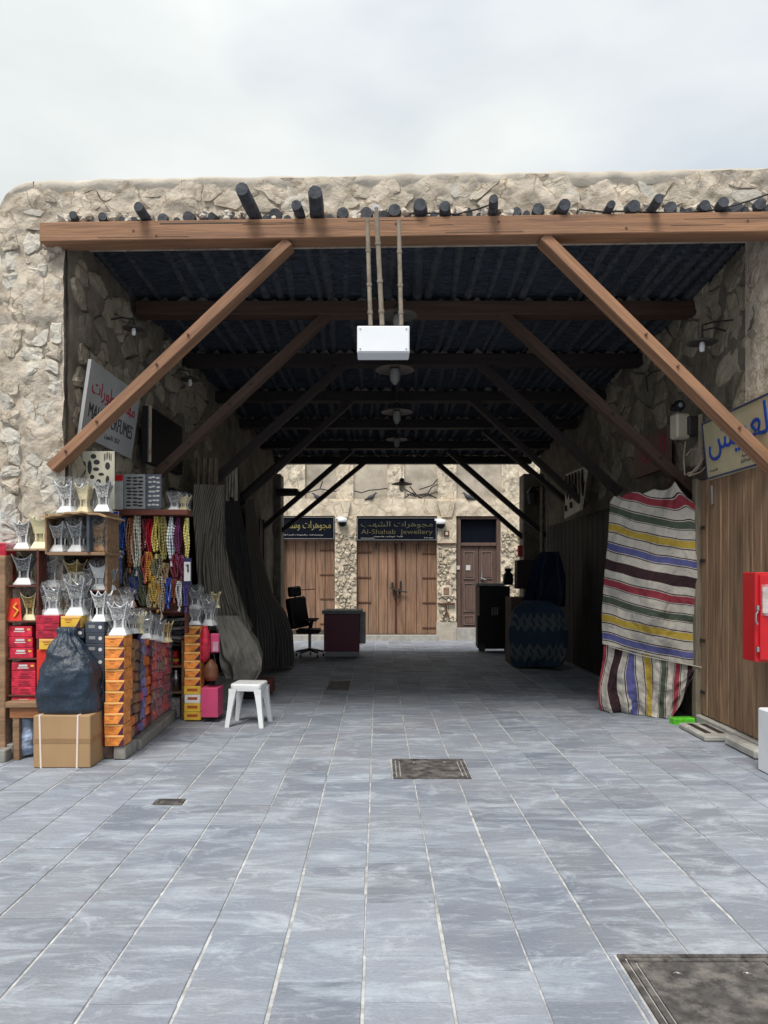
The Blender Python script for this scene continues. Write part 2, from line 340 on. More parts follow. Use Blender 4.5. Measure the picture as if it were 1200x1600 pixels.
def mat_tile():
    m = bpy.data.materials.new('slate_paving'); m.use_nodes = True; t = m.node_tree; b = t.nodes['Principled BSDF']
    b.inputs['Specular IOR Level'].default_value = .25
    g = t.nodes.new('ShaderNodeNewGeometry')
    at_ = t.nodes.new('ShaderNodeAttribute'); at_.attribute_name = 'tone'
    am = t.nodes.new('ShaderNodeMath'); am.operation = 'MULTIPLY'; am.inputs[1].default_value = 61; t.links.new(at_.outputs['Fac'], am.inputs[0])
    av = t.nodes.new('ShaderNodeVectorMath'); t.links.new(g.outputs['Position'], av.inputs[0]); t.links.new(am.outputs[0], av.inputs[1])
    def nz(scale, st, detail=5, rough=.6, dist=0, own=False):
        mp_ = t.nodes.new('ShaderNodeMapping'); mp_.inputs['Scale'].default_value = st; t.links.new(av.outputs[0] if own else g.outputs['Position'], mp_.inputs['Vector'])
        n = t.nodes.new('ShaderNodeTexNoise'); n.inputs['Scale'].default_value = scale; n.inputs['Detail'].default_value = detail; n.inputs['Roughness'].default_value = rough; n.inputs['Distortion'].default_value = dist
        t.links.new(mp_.outputs[0], n.inputs['Vector']); return n.outputs['Fac']
    def ramp(src, a, b_, ca, cb):
        r_ = t.nodes.new('ShaderNodeValToRGB'); r_.color_ramp.elements[0].position = a; r_.color_ramp.elements[1].position = b_
        r_.color_ramp.elements[0].color = (*ca, 1); r_.color_ramp.elements[1].color = (*cb, 1); t.links.new(src, r_.inputs[0]); return r_.outputs[0]
    oi = t.nodes.new('ShaderNodeAttribute'); oi.attribute_name = 'tone'
    base = ramp(oi.outputs['Fac'], 0, 1, (.145, .170, .212), (.268, .302, .36))
    patch = ramp(nz(1.0, (1, 1, 1), 3), .35, .65, (0, 0, 0), (1, 1, 1))
    m1 = t.nodes.new('ShaderNodeMix'); m1.data_type = 'RGBA'; m1.blend_type = 'MIX'
    sc = t.nodes.new('ShaderNodeMath'); sc.operation = 'MULTIPLY'; sc.inputs[1].default_value = .45; t.links.new(patch, sc.inputs[0])
    t.links.new(sc.outputs[0], m1.inputs[0]); t.links.new(base, m1.inputs[6]); m1.inputs[7].default_value = (.30, .29, .305, 1)
    # chalky scuffs drawn out across the way
    s1 = ramp(nz(1.6, (1, 3.4, 1), 7, .66, .9), .48, .76, (0, 0, 0), (.8, .8, .8))
    m2 = t.nodes.new('ShaderNodeMix'); m2.data_type = 'RGBA'; t.links.new(s1, m2.inputs[0]); t.links.new(m1.outputs[2], m2.inputs[6]); m2.inputs[7].default_value = (.47, .52, .58, 1)
    s2 = ramp(nz(7.0, (1, 6, 1), 6, .7, .2, True), .56, .8, (0, 0, 0), (.55, .55, .55))
    m3 = t.nodes.new('ShaderNodeMix'); m3.data_type = 'RGBA'; t.links.new(s2, m3.inputs[0]); t.links.new(m2.outputs[2], m3.inputs[6]); m3.inputs[7].default_value = (.60, .62, .64, 1)
    s3 = ramp(nz(5.0, (1, 4, 1), 6, .7, .2, True), .55, .8, (0, 0, 0), (.5, .5, .5))
    m4 = t.nodes.new('ShaderNodeMix'); m4.data_type = 'RGBA'; t.links.new(s3, m4.inputs[0]); t.links.new(m3.outputs[2], m4.inputs[6]); m4.inputs[7].default_value = (.19, .195, .215, 1)
    s4 = ramp(nz(60, (1, 2, 1), 4, .7), .3, .7, (.86, .86, .86), (1.1, 1.1, 1.1))
    m5 = t.nodes.new('ShaderNodeMix'); m5.data_type = 'RGBA'; m5.blend_type = 'MULTIPLY'; m5.inputs[0].default_value = 1; t.links.new(m4.outputs[2], m5.inputs[6]); t.links.new(s4, m5.inputs[7])
    s5 = ramp(nz(2.6, (1, 1.5, 1), 9, .75, .8), .54, .72, (0, 0, 0), (.75, .75, .75))
    m6 = t.nodes.new('ShaderNodeMix'); m6.data_type = 'RGBA'; t.links.new(s5, m6.inputs[0]); t.links.new(m5.outputs[2], m6.inputs[6]); m6.inputs[7].default_value = (.50, .54, .60, 1)
    t.links.new(m6.outputs[2], b.inputs['Base Color'])
    rr = ramp(nz(3, (1, 3, 1), 5), .3, .7, (.6, .6, .6), (.85, .85, .85)); t.links.new(rr, b.inputs['Roughness'])
    bp = t.nodes.new('ShaderNodeBump'); bp.inputs['Distance'].default_value = .006
    t.links.new(nz(9, (1, 3, 1), 8, .65), bp.inputs['Height']); t.links.new(bp.outputs[0], b.inputs['Normal'])
    return m
M_TILE = mat_tile()
M_MORT = mat('sandy_joint', (.47, .47, .46), .95, var=.25, scale=14, bump=.004, bscale=60, coord='World', dirt=(.20, .205, .22), dirt_scale=1.6, dirt_amt=.95)

# ---- Arabic shaping (letters -> joined forms, laid out right to left)
_dual = {'ب': 0xFE8F, 'ت': 0xFE95, 'ث': 0xFE99, 'ج': 0xFE9D, 'ح': 0xFEA1, 'خ': 0xFEA5, 'س': 0xFEB1, 'ش': 0xFEB5, 'ص': 0xFEB9, 'ض': 0xFEBD,
         'ط': 0xFEC1, 'ع': 0xFEC9, 'غ': 0xFECD, 'ف': 0xFED1, 'ق': 0xFED5, 'ك': 0xFED9, 'ل': 0xFEDD, 'م': 0xFEE1, 'ن': 0xFEE5, 'ه': 0xFEE9, 'ي': 0xFEF1}
_right = {'ا': 0xFE8D, 'د': 0xFEA9, 'ذ': 0xFEAB, 'ر': 0xFEAD, 'ز': 0xFEAF, 'و': 0xFEED, 'ة': 0xFE93}
def arab(s):
    out = []
    for i, ch in enumerate(s):
        p = s[i - 1] if i else ' '; n = s[i + 1] if i + 1 < len(s) else ' '
        jp = p in _dual; jn = (n in _dual or n in _right)
        if ch in _dual:
            b = _dual[ch]; out.append(chr(b + (3 if jp and jn else 1 if jp else 2 if jn else 0)))
        elif ch in _right: out.append(chr(_right[ch] + (1 if jp else 0)))
        else: out.append(ch)
    return ''.join(out[::-1])
def lettering(s, parent, c, right, up, wdt, hgt, mt, thick=.003, name='lettering'):
    cu = bpy.data.curves.new('txt', 'FONT'); cu.body = s; cu.resolution_u = 3
    o = bpy.data.objects.new('txt', cu); C.objects.link(o)
    dg = bpy.context.evaluated_depsgraph_get(); dg.update()
    me = bpy.data.meshes.new_from_object(o.evaluated_get(dg)); bpy.data.objects.remove(o); bpy.data.curves.remove(cu)
    if not me.vertices: return None
    xs = [v.co.x for v in me.vertices]; ys = [v.co.y for v in me.vertices]
    cx, cy, sx, sy = (min(xs) + max(xs)) / 2, (min(ys) + max(ys)) / 2, max(xs) - min(xs), max(ys) - min(ys)
    right = Vector(right).normalized(); up = Vector(up).normalized(); n = right.cross(up)
    mb = MB(); c = Vector(c)
    for v in me.vertices: mb.v.append(c + right * ((v.co.x - cx) / sx * wdt) + up * ((v.co.y - cy) / sy * hgt) + n * thick)
    mb.f = [list(p.vertices) for p in me.polygons]
    ne = {}
    for f in mb.f:
        for a, b in zip(f, f[1:] + f[:1]): ne[(a, b)] = 1
    k = len(mb.v); mb.v += [v - n * thick for v in mb.v]
    for (a, b) in ne:
        if (b, a) not in ne: mb.f.append([b, a, a + k, b + k])
    bpy.data.meshes.remove(me)
    return mb.build(name, mt, parent)

# ---- stones in a wall face
def clip(poly, p, n):
    out = []
    for i in range(len(poly)):
        a, b = poly[i], poly[(i + 1) % len(poly)]
        da = (a[0] - p[0]) * n[0] + (a[1] - p[1]) * n[1]; db = (b[0] - p[0]) * n[0] + (b[1] - p[1]) * n[1]
        if da <= 0: out.append(a)
        if da * db < 0:
            t = da / (da - db); out.append((a[0] + (b[0] - a[0]) * t, a[1] + (b[1] - a[1]) * t))
    return out
def stones(parent, O, U, V, W, H, su, sv, seed, mats, keep=1.0, h=(.015, .05), gap=.008, inside=None, objects=True, name='stone', warp=1.0, maxn=300, drop=.2, rough=.009, smooth=False):
    r_ = random.Random(seed); O = Vector(O); U = Vector(U).normalized(); V = Vector(V).normalized(); N = U.cross(V)
    nu, nv = max(1, round(W / su)), max(1, round(H / sv)); S = {}
    for j in range(-1, nv + 1):
        for i in range(-1, nu + 1):
            S[(i, j)] = ((i + .5 + .25 * (j % 2) + r_.uniform(-.42, .42) * warp) * W / nu, (j + .5 + r_.uniform(-.36, .36) * warp) * H / nv)
    full = dict(S)
    S = {k: v for k, v in S.items() if r_.random() > drop or not (0 <= k[0] < nu and 0 <= k[1] < nv)}
    joined = MB(); count = 0
    for (i, j), s in S.items():
        if not (0 <= i < nu and 0 <= j < nv): continue
        if r_.random() > keep: continue
        if inside and not inside(*s): continue
        g1 = 1.1; poly = [(s[0] - su * g1, s[1] - sv * g1), (s[0] + su * g1, s[1] - sv * g1), (s[0] + su * g1, s[1] + sv * g1), (s[0] - su * g1, s[1] + sv * g1)]
        for dj in range(-3, 4):
            for di in range(-3, 4):
                q = S.get((i + di, j + dj))
                if q and (di or dj):
                    mx_, my_ = (s[0] + q[0]) / 2, (s[1] + q[1]) / 2; dx, dy = q[0] - s[0], q[1] - s[1]; l = math.hypot(dx, dy)
                    poly = clip(poly, (mx_ - dx / l * gap, my_ - dy / l * gap), (dx, dy))
        for (p_, n_) in (((0, 0), (-1, 0)), ((W, 0), (1, 0)), ((0, 0), (0, -1)), ((0, H), (0, 1))): poly = clip(poly, p_, n_)
        if len(poly) < 3: continue
        sm = []
        for k in range(len(poly)):
            a, b = poly[k], poly[(k + 1) % len(poly)]
            if math.hypot(a[0] - b[0], a[1] - b[1]) < .012: sm.append(((a[0] + b[0]) / 2, (a[1] + b[1]) / 2)); continue
            e_ = .13; sm += [(a[0] * (1 - e_) + b[0] * e_, a[1] * (1 - e_) + b[1] * e_), ((a[0] + b[0]) / 2 + r_.uniform(-.05, .05) * su, (a[1] + b[1]) / 2 + r_.uniform(-.05, .05) * sv), (a[0] * e_ + b[0] * (1 - e_), a[1] * e_ + b[1] * (1 - e_))]
        cx = sum(p[0] for p in sm) / len(sm); cy = sum(p[1] for p in sm) / len(sm)
        hh = r_.uniform(*h); tx, ty = r_.uniform(-.15, .15), r_.uniform(-.15, .15)
        mb = MB(); n = len(sm)
        for sc_, zz in ((1.0, -.02), (.95, hh * .7), (.62, hh)):
            for p in sm:
                q = (cx + (p[0] - cx) * sc_, cy + (p[1] - cy) * sc_)
                w_ = zz + (0 if zz < 0 else (noise.noise(Vector((q[0] * 19, q[1] * 19, seed))) * hh * .9 + (q[0] - cx) * tx + (q[1] - cy) * ty))
                qq = 0 if sc_ == 1 else rough
                mb.v.append(O + U * (q[0] + r_.uniform(-qq, qq)) + V * (q[1] + r_.uniform(-qq, qq)) + N * w_)
        mb.v.append(O + U * cx + V * cy + N * (hh * 1.05))
        for a in range(2):
            for k in range(n): mb.f.append([a * n + k, a * n + (k + 1) % n, (a + 1) * n + (k + 1) % n, (a + 1) * n + k])
        for k in range(n): mb.f.append([2 * n + k, 2 * n + (k + 1) % n, 3 * n])
        if objects and count < maxn:
            mb.build(name, r_.choice(mats), parent); count += 1
        else: joined.add(mb.v, mb.f)
    if joined.v: joined.build('rubble', mats[0], parent, kind='stuff')
def relief(parent, name, O, U, V, W, H, step, amp, mt, freq=3.0, seed=0, top=None, kind=None):
    """rough plaster face as real relief"""
    O = Vector(O); U = Vector(U).normalized(); V = Vector(V).normalized(); N = U.cross(V)
    nu, nv = max(2, int(W / step)), max(2, int(H / step)); mb = MB()
    for j in range(nv + 1):
        for i in range(nu + 1):
            u, v = W * i / nu, H * j / nv
            if top: v = min(v, top(u)) if j == nv else v * min(1, top(u) / H)
            p = O + U * u + V * v
            q = p * freq + Vector((seed, 0, 0))
            hgt = noise.fractal(q, 1, 2.1, 5) * amp + abs(noise.noise(q * 2.3)) * amp * .8
            mb.v.append(p + N * hgt)
    for j in range(nv):
        for i in range(nu):
            a = j * (nu + 1) + i; mb.f.append([a, a + 1, a + nu + 2, a + nu + 1])
    return mb.build(name, mt, parent, smooth=True, kind=kind)

# ================================================================== GROUND
def gz(y):
    if y < 15.6: return 0.0
    if y > 17.6: return -.3
    return -.3 * (y - 15.6) / 2.0
g = MB()
ys = [-120, -20, 0, 4, 8, 12, 15.6, 16.1, 16.6, 17.1, 17.6, 22, 60, 400]; xs_ = [-400, -60, -12, -6, 0, 6, 12, 60, 400]
for y in ys:
    for x in xs_: g.v.append(Vector((x, y, gz(y) - .012)))
for j in range(len(ys) - 1):
    for i in range(len(xs_) - 1):
        a = j * len(xs_) + i; g.f.append([a, a + 1, a + len(xs_) + 1, a + len(xs_)])
ground = g.build('ground', mat('square_ground', (.19, .205, .235), .85, var=.2, scale=.7, coord='World')); tag(ground, kind='structure')
jb = MB(); ysj = [-8.6, 0, 6, 12, 15.6, 16.1, 16.6, 17.1, 17.6, 22]
for y in ysj:
    for x in (-8.1, -4, 0, 4, 8.1): jb.v.append(Vector((x, y, gz(y) - .006)))
for j in range(len(ysj) - 1):
    for i in range(4): a = j * 5 + i; jb.f.append([a, a + 1, a + 6, a + 5])
pave = root('pavement', None, None, kind='structure'); jb.build('joint_bed', M_MORT, pave)

holes = [(1.0, 1.66, 2.36, 3.12), (.118, .745, 5.80, 6.42), (-1.57, -1.36, 5.14, 5.28), (-.72, -.40, 10.3, 11.1)]
CW = .342
tiles = []
for ci in range(-22, 24):
    x0 = -.057 + ci * CW; x1 = x0 + CW
    y = 1.2 + rnd.uniform(0, .5)
    while y < 21.8:
        ln = rnd.choice([.34, .42, .5, .5, .6, .68, .8])
        segs = [(y, y + ln)]
        for hx0, hx1, hy0, hy1 in holes:
            ns = []
            for a, b in segs:
                if x1 <= hx0 or x0 >= hx1 or b <= hy0 or a >= hy1: ns.append((a, b)); continue
                if a < hy0 - .03: ns.append((a, hy0))
                if b > hy1 + .03: ns.append((hy1, b))
            segs = ns
        for a, b in segs: tiles.append((x0, x1, a, b))
        for hx0, hx1, hy0, hy1 in holes:      # slivers beside a cover
            if not (x1 <= hx0 or x0 >= hx1) and not (y + ln <= hy0 or y >= hy1):
                a, b = max(y, hy0), min(y + ln, hy1)
                if b - a > .03:
                    if x0 < hx0 - .02: tiles.append((x0, hx0, a, b))
                    if x1 > hx1 + .02: tiles.append((hx1, x1, a, b))
        y += ln
def in_view(t):
    cx, cy = (t[0] + t[1]) / 2, (t[2] + t[3]) / 2
    px = 590 + cx * FPX / cy; py = 898 + EYE * FPX / cy
    return -30 < px < 1230 and py < 1660
def tile_mesh(mb, t, tone, tones, gap=.0052, gt=.0022):
    x0, x1, y0, y1 = t; jx = rnd.uniform(-.0015, .0015)
    g0, g1 = gap + rnd.uniform(-.003, .0035), gap + rnd.uniform(-.003, .0035)
    wv = lambda x, y: .0045 * noise.noise(Vector((x * 7.3, y * .9, 3))) + .002 * noise.noise(Vector((x * 7.3, y * 5, 9)))
    g0 += wv(x0, y0); g1 -= wv(x1, y1); x0 += g0; x1 -= g1; gq = gt + (rnd.uniform(.001, .003) if rnd.random() < .35 else 0); y0 += gq; y1 -= gq
    zz = [gz(y0), gz(y1)]; h_ = rnd.uniform(-.0009, .0009); e = .003
    vs = [(x0, y0, zz[0] - .006), (x1, y0, zz[0] - .006), (x1, y1, zz[1] - .006), (x0, y1, zz[1] - .006),
          (x0 + .0004, y0 + .0004, zz[0] - e + h_), (x1 - .0004, y0 + .0004, zz[0] - e + h_), (x1 - .0004, y1 - .0004, zz[1] - e + h_), (x0 + .0004, y1 - .0004, zz[1] - e + h_),
          (x0 + e, y0 + e, zz[0] + h_), (x1 - e, y0 + e, zz[0] + h_), (x1 - e, y1 - e, zz[1] + h_), (x0 + e, y1 - e, zz[1] + h_)]
    fs = [(8, 9, 10, 11)]
    for a in (0, 4):
        for k in range(4): fs.append((a + k, a + (k + 1) % 4, a + 4 + (k + 1) % 4, a + 4 + k))
    mb.add(vs, fs); tones += [tone] * 12
def add_tone(o, tones):
    at = o.data.attributes.new('tone', 'FLOAT', 'POINT'); at.data.foreach_set('value', tones)
vis = sorted([t for t in tiles if in_view(t)], key=lambda t: t[2])
near = set(vis[:300]); rest = MB(); rt = []
for t in tiles:
    tone = min(1, max(0, rnd.gauss(.45, .27)))
    if t in near:
        mb = MB(); tn = []; tile_mesh(mb, t, tone, tn); o = mb.build('paving_tile', M_TILE, pave); add_tone(o, tn)
    else: tile_mesh(rest, t, tone, rt)
o = rest.build('paving_tile', M_TILE, pave, kind='stuff'); add_tone(o, rt)
# plain paving further out on both sides (nobody sees its pieces)
for sx in (-1, 1):
    mb = MB(); tn = []
    for ci in range(24):
        for cj in range(24):
            xa = sx * (7.9 + ci * .7); t = (min(xa, xa + sx * .7), max(xa, xa + sx * .7), -6 + cj * .7, -5.3 + cj * .7)
            tile_mesh(mb, t, rnd.random(), tn)
    o = mb.build('paving_tile', M_TILE, pave, kind='stuff'); add_tone(o, tn)
mb = MB(); tn = []
for ci in range(-20, 20):
    for cj in range(16): tile_mesh(mb, (ci * .4, ci * .4 + .4, -8.4 + cj * .6, -7.8 + cj * .6), rnd.random(), tn)
o = mb.build('paving_tile', M_TILE, pave, kind='stuff'); add_tone(o, tn)

def manhole(x0, x1, y0, y1, label, rim=.04, double=False):
    r_ = root('manhole_cover', label, 'manhole cover', ((x0 + x1) / 2, (y0 + y1) / 2, gz(y0)))
    f = MB()
    for k in range(2 if double else 1):
        o_ = k * .032; a0, a1, b0, b1 = x0 + .006 + o_, x1 - .006 - o_, y0 + .006 + o_, y1 - .006 - o_; w_ = .022
        f.box((a0, b0, -.006), (a1, b0 + w_, .004)); f.box((a0, b1 - w_, -.006), (a1, b1, .004))
        f.box((a0, b0 + w_ + .0005, -.006), (a0 + w_, b1 - w_ - .0005, .004)); f.box((a1 - w_, b0 + w_ + .0005, -.006), (a1, b1 - w_ - .0005, .004))
    f.build('frame', M_ASH, r_)
    i_ = .07 if double else .036
    bx('plate', r_, ((x0 + x1) / 2, (y0 + y1) / 2, -.002), (x1 - x0 - 2 * i_, y1 - y0 - 2 * i_, .01), M_ASH, bev=.002)
    if x1 - x0 > .4:
        for q in ((.3, .25), (.7, .25), (.3, .78), (.72, .78)):
            c = (x0 + (x1 - x0) * q[0], y0 + (y1 - y0) * q[1], .003)
            m_ = MB().lathe(c, [(.026, 0), (.026, .003), (.018, .0035), (.017, .001), (0.001, .001)], 14); m_.build('keyhole', M_STEEL if q[1] > .5 else M_ASH, r_)
        if double:
            tooth = MB()
            n_ = int((x1 - x0) / .028)
            for k in range(n_): tooth.box((x0 + .03 + k * .026, y1 - .024, .0042), (x0 + .042 + k * .026, y1 - .012, .0062))
            tooth.build('rivet', M_ASH, r_)
    return r_
manhole(*holes[0], 'large dark iron manhole cover with studded frame, close to the camera', double=True)
manhole(*holes[1], 'square iron manhole cover in the middle of the paving before the hall', double=True)
manhole(*holes[2], 'small metal access plate in the paving before the shop stall')
manhole(*holes[3], 'brown manhole cover inside the dark passage beyond the white stool')

# ================================================================== MARKET HALL (stone walls)
hall = root('market_hall', 'old coral stone market building with an open timber roofed passage', 'building', (0, 6.6, 0))
TOPZ = 5.2
FU = Vector((1, -.031, 0)).normalized()
xl, xr = -3.44, 6.2
def xwL(y): return -2.83 + (y - 6.6) * .058
def xwR(y): return 3.525 + (y - 6.6) * .01
# front wall core
fw = MB()
def fpt(x, z, off=0): return Vector((x, FY(x) + off, z))
def prism_front(mb, pts, y0, y1):
    n = len(pts); b = len(mb.v)
    for o_ in (y0, y1):
        for x, z in pts: mb.v.append(fpt(x, z, o_))
    mb.f.append([b + k for k in range(n)]); mb.f.append([b + n + k for k in range(n)][::-1])
    for k in range(n): mb.f.append([b + k, b + n + k, b + n + (k + 1) % n, b + (k + 1) % n])
arc = [(xl + .32 - .32 * math.cos(a), TOPZ - .05 - .32 + .32 * math.sin(a)) for a in [R(k) for k in range(0, 91, 15)]]
prism_front(fw, [(xl, 4.735)] + arc + [(xr, TOPZ - .05), (xr, 4.735)], .05, .5)
front = fw.build('front_wall', M_PLAST, hall)
fw2 = MB(); prism_front(fw2, [(xl, 0), (xl, 4.734), (-2.86, 4.734), (-2.86, 0)], .05, .5)
pil = fw2.build('pillar', M_PLAST, hall); fw3 = MB(); prism_front(fw3, [(3.475, 0), (3.475, 4.734), (xr, 4.734), (xr, 0)], .05, .5); pil2 = fw3.build('pillar', M_PLAST, hall)
def top_l(u):
    x = xl + u
    if u < .32: return (TOPZ - .37 + math.sqrt(max(0, .32 ** 2 - (.32 - u) ** 2))) - 4.735
    return TOPZ - .05 - 4.735
relief(front, 'plaster_face', fpt(xl, 4.735, .022), FU, (0, 0, 1), xr - xl, TOPZ - .05 - 4.735, .022, .05, M_PLAST, 2.6, 3, top=top_l)
relief(pil, 'plaster_face', fpt(xl, 0, .02), FU, (0, 0, 1), .60, 4.735, .022, .05, M_PLAST, 2.6, 5)
relief(pil2, 'plaster_face', fpt(3.47, 0, .03), FU, (0, 0, 1), xr - 3.47, 4.735, .06, .03, M_PLAST, 2.6, 8)
stones(front, fpt(xl + .02, 4.86, .02), FU, (0, 0, 1), xr - xl - .1, .285, .25, .13, 11, [M_STONE, M_STONEW, M_STONE, M_PLAST], keep=.93, h=(.001, .016), gap=.004,
       inside=lambda u, v: not (u < .3 and v > .02 + u * .6))
stones(pil, fpt(xl + .02, 1.6, .02), FU, (0, 0, 1), .18, 3.1, .15, .15, 12, [M_STONEW, M_STONE, M_STONEW], keep=.95, h=(.015, .04), gap=.006)
stones(pil, fpt(xl + .21, 1.3, .02), FU, (0, 0, 1), .375, 3.4, .16, .14, 13, [M_STONEW, M_STONEW, M_STONE], keep=.97, h=(.012, .04), gap=.006)
stones(pil2, fpt(3.46, 0.1, .02), FU, (0, 0, 1), 1.1, 4.6, .24, .22, 14, [M_STONEW, M_STONE], keep=.96, h=(.02, .05), gap=.006)
# small rubble between the pole ends, on the beam
stones(front, fpt(-2.95, 4.735, .0), FU, (0, 0, 1), 6.9, .12, .105, .1, 15, [M_RUB, M_STONE, M_RUB, M_STONEW], keep=.85, h=(.02, .07), gap=.006, name='rubble_stone')
# coping, a soft rounded plaster cap
cp = MB(); n_ = 260; prof = [(.03, -.09), (.005, -.04), (.0, .0), (.03, .035), (.10, .055), (.25, .062), (.42, .055), (.52, .03), (.53, -.05)]
for i in range(n_ + 1):
    x = xl + .32 + (xr - xl - .32) * i / n_
    wob = noise.noise(Vector((x * .8, 3, 0))) * .014 + noise.noise(Vector((x * 4, 7, 0))) * .006
    wob *= min(1, (x - xl - .32) / .25)
    for (o_, z_) in prof: cp.v.append(fpt(x, TOPZ - .05 + z_ + wob, o_ + noise.noise(Vector((x * 5, o_ * 9, z_ * 9))) * .03))
for i in range(n_):
    for k in range(len(prof) - 1): a = i * len(prof) + k; cp.f.append([a, a + len(prof), a + len(prof) + 1, a + 1])
# corner cap that rolls down
cc_ = [(xl + .32 - .33 * math.sin(R(k * 11)), TOPZ - .05 - .33 * (1 - math.cos(R(k * 11)))) for k in range(9)]
b0 = len(cp.v)
for (x, z) in cc_:
    for (o_, z_) in prof: cp.v.append(fpt(x - max(0, z_) * .3, z + z_ * .8, o_))
for i in range(len(cc_) - 1):
    for k in range(len(prof) - 1): a = b0 + i * len(prof) + k; cp.f.append([a, a + 1, a + len(prof) + 1, a + len(prof)])
cp.build('coping', M_COPE, hall, smooth=True)
# inner side walls
Y1 = 16.5
def side_wall(sgn):
    fx = xwL if sgn < 0 else xwR
    mb = MB(); t_ = .7; a0 = fx(6.7); a1 = fx(Y1); b0_, b1_ = a0 + sgn * t_, a1 + sgn * t_
    vs = [(a0, 6.78 if sgn < 0 else 6.62, 0), (a1, Y1, -.3), (b1_, Y1, -.3), (b0_, 7.0, 0)]
    vs = vs + [(v[0], v[1], 4.86 - .0535 * (v[1] - 6.6) if False else 4.95) for v in vs]
    fs = [(0, 1, 5, 4), (1, 2, 6, 5), (2, 3, 7, 6), (3, 0, 4, 7), (4, 5, 6, 7)]
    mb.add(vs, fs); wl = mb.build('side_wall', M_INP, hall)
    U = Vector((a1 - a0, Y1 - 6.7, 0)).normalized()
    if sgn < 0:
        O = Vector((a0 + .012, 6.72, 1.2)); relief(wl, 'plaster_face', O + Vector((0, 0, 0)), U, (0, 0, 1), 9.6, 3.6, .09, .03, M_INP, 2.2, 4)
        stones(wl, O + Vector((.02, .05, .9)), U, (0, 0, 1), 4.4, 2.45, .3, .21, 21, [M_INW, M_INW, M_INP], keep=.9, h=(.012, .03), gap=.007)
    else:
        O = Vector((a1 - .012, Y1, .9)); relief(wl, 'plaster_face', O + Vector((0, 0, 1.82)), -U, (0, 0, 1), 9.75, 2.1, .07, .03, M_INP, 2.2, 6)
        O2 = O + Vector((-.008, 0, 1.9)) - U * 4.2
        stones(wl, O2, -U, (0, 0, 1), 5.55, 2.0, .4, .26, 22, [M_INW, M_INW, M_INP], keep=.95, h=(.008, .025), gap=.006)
    return wl
side_wall(-1); side_wall(1)
# outer flank walls and back wall so the building is solid
mb = MB(); mb.box((xl, 7.1, 0), (xl + .12, Y1, 4.95)); mb.box((xr - .12, 6.9, 0), (xr, Y1, 4.95))
mb.box((xl, Y1 - .15, -.3), (xwL(Y1) - .62, Y1, 4.95)); mb.box((xwR(Y1) + .62, Y1 - .15, -.3), (xr, Y1, 4.95))
mb.build('outer_wall', M_PLAST, hall)
# back lintel wall above the far end of the passage
mb = MB(); mb.box((xwL(Y1), Y1 - .05, 4.26), (xwR(Y1), Y1 + .25, 4.98)); mb.build('back_wall', M_PLAST, hall)
roof = root('timber_roof', 'flat roof of dark tarred poles and woven mats over the passage', 'roof', (0, 6.6, 4.7))
mb = MB(); mb.box((xl + .1, 7.08, 4.951), (xr - .1, Y1 + .2, 5.03)); mb.build('roof_slab', M_ROOF, roof)
SL = .0535
def zb(y): return 4.55 - SL * (y - 6.6)            # underside of the cross beams
def zp(y): return zb(y) + .235
# woven mat panels between the frames
for k in range(6):
    mb = MB(); ya, yb = 6.95 + k * 1.6, 6.95 + (k + 1) * 1.6
    nx_ = 70; ny_ = 64
    for j in range(ny_ + 1):
        for i in range(nx_ + 1):
            x = -3.0 + 6.7 * i / nx_; y = ya + (yb - ya) * j / ny_
            mb.v.append(Vector((x, y, zp(y) + .006 + .02 * math.sin(j * 1.57 + math.sin(i * .8) * 1.2 + noise.noise(Vector((x * 3, y * 2, 5))) * 3) + noise.noise(Vector((x * 2, y * 2, 0))) * .03)))
    for j in range(ny_):
        for i in range(nx_):
            a = j * (nx_ + 1) + i; mb.f.append([a, a + nx_ + 1, a + nx_ + 2, a + 1])
    mb.build('woven_mat', M_MAT, roof)
# poles: (photo x of the pole where it leaves the wall, x,y of its tip, width px)
poles = [(118, 114, 334, 12), (163, 160, 336, 12), (231, 216, 320, 14), (255, 254, 337, 15), (297, 295, 335, 18), (339, 330, 334, 12), (365, 363, 337, 16),
 (400, 378, 291, 18), (432, 430, 335, 20), (470, 463, 316, 15), (495, 492, 297, 20), (536, 535, 328, 17), (573, 572, 330, 19), (599, 599, 336, 15), (618, 616, 323, 18),
 (658, 656, 315, 19), (696, 695, 319, 16), (729, 730, 334, 17), (769, 771, 308, 13), (806, 807, 335, 15), (840, 841, 321, 17), (875, 883, 315, 17), (946, 955, 318, 12),
 (980, 991, 316, 18), (1013, 1030, 305, 13), (1046, 1048, 320, 17), (1062, 1063, 327, 13), (1093, 1102, 316, 16), (1123, 1131, 312, 16), (1150, 1151, 322, 18), (1181, 1188, 314, 17), (1200, 1203, 322, 15),
 (1228, 1232, 318, 17), (1260, 1266, 320, 16)]
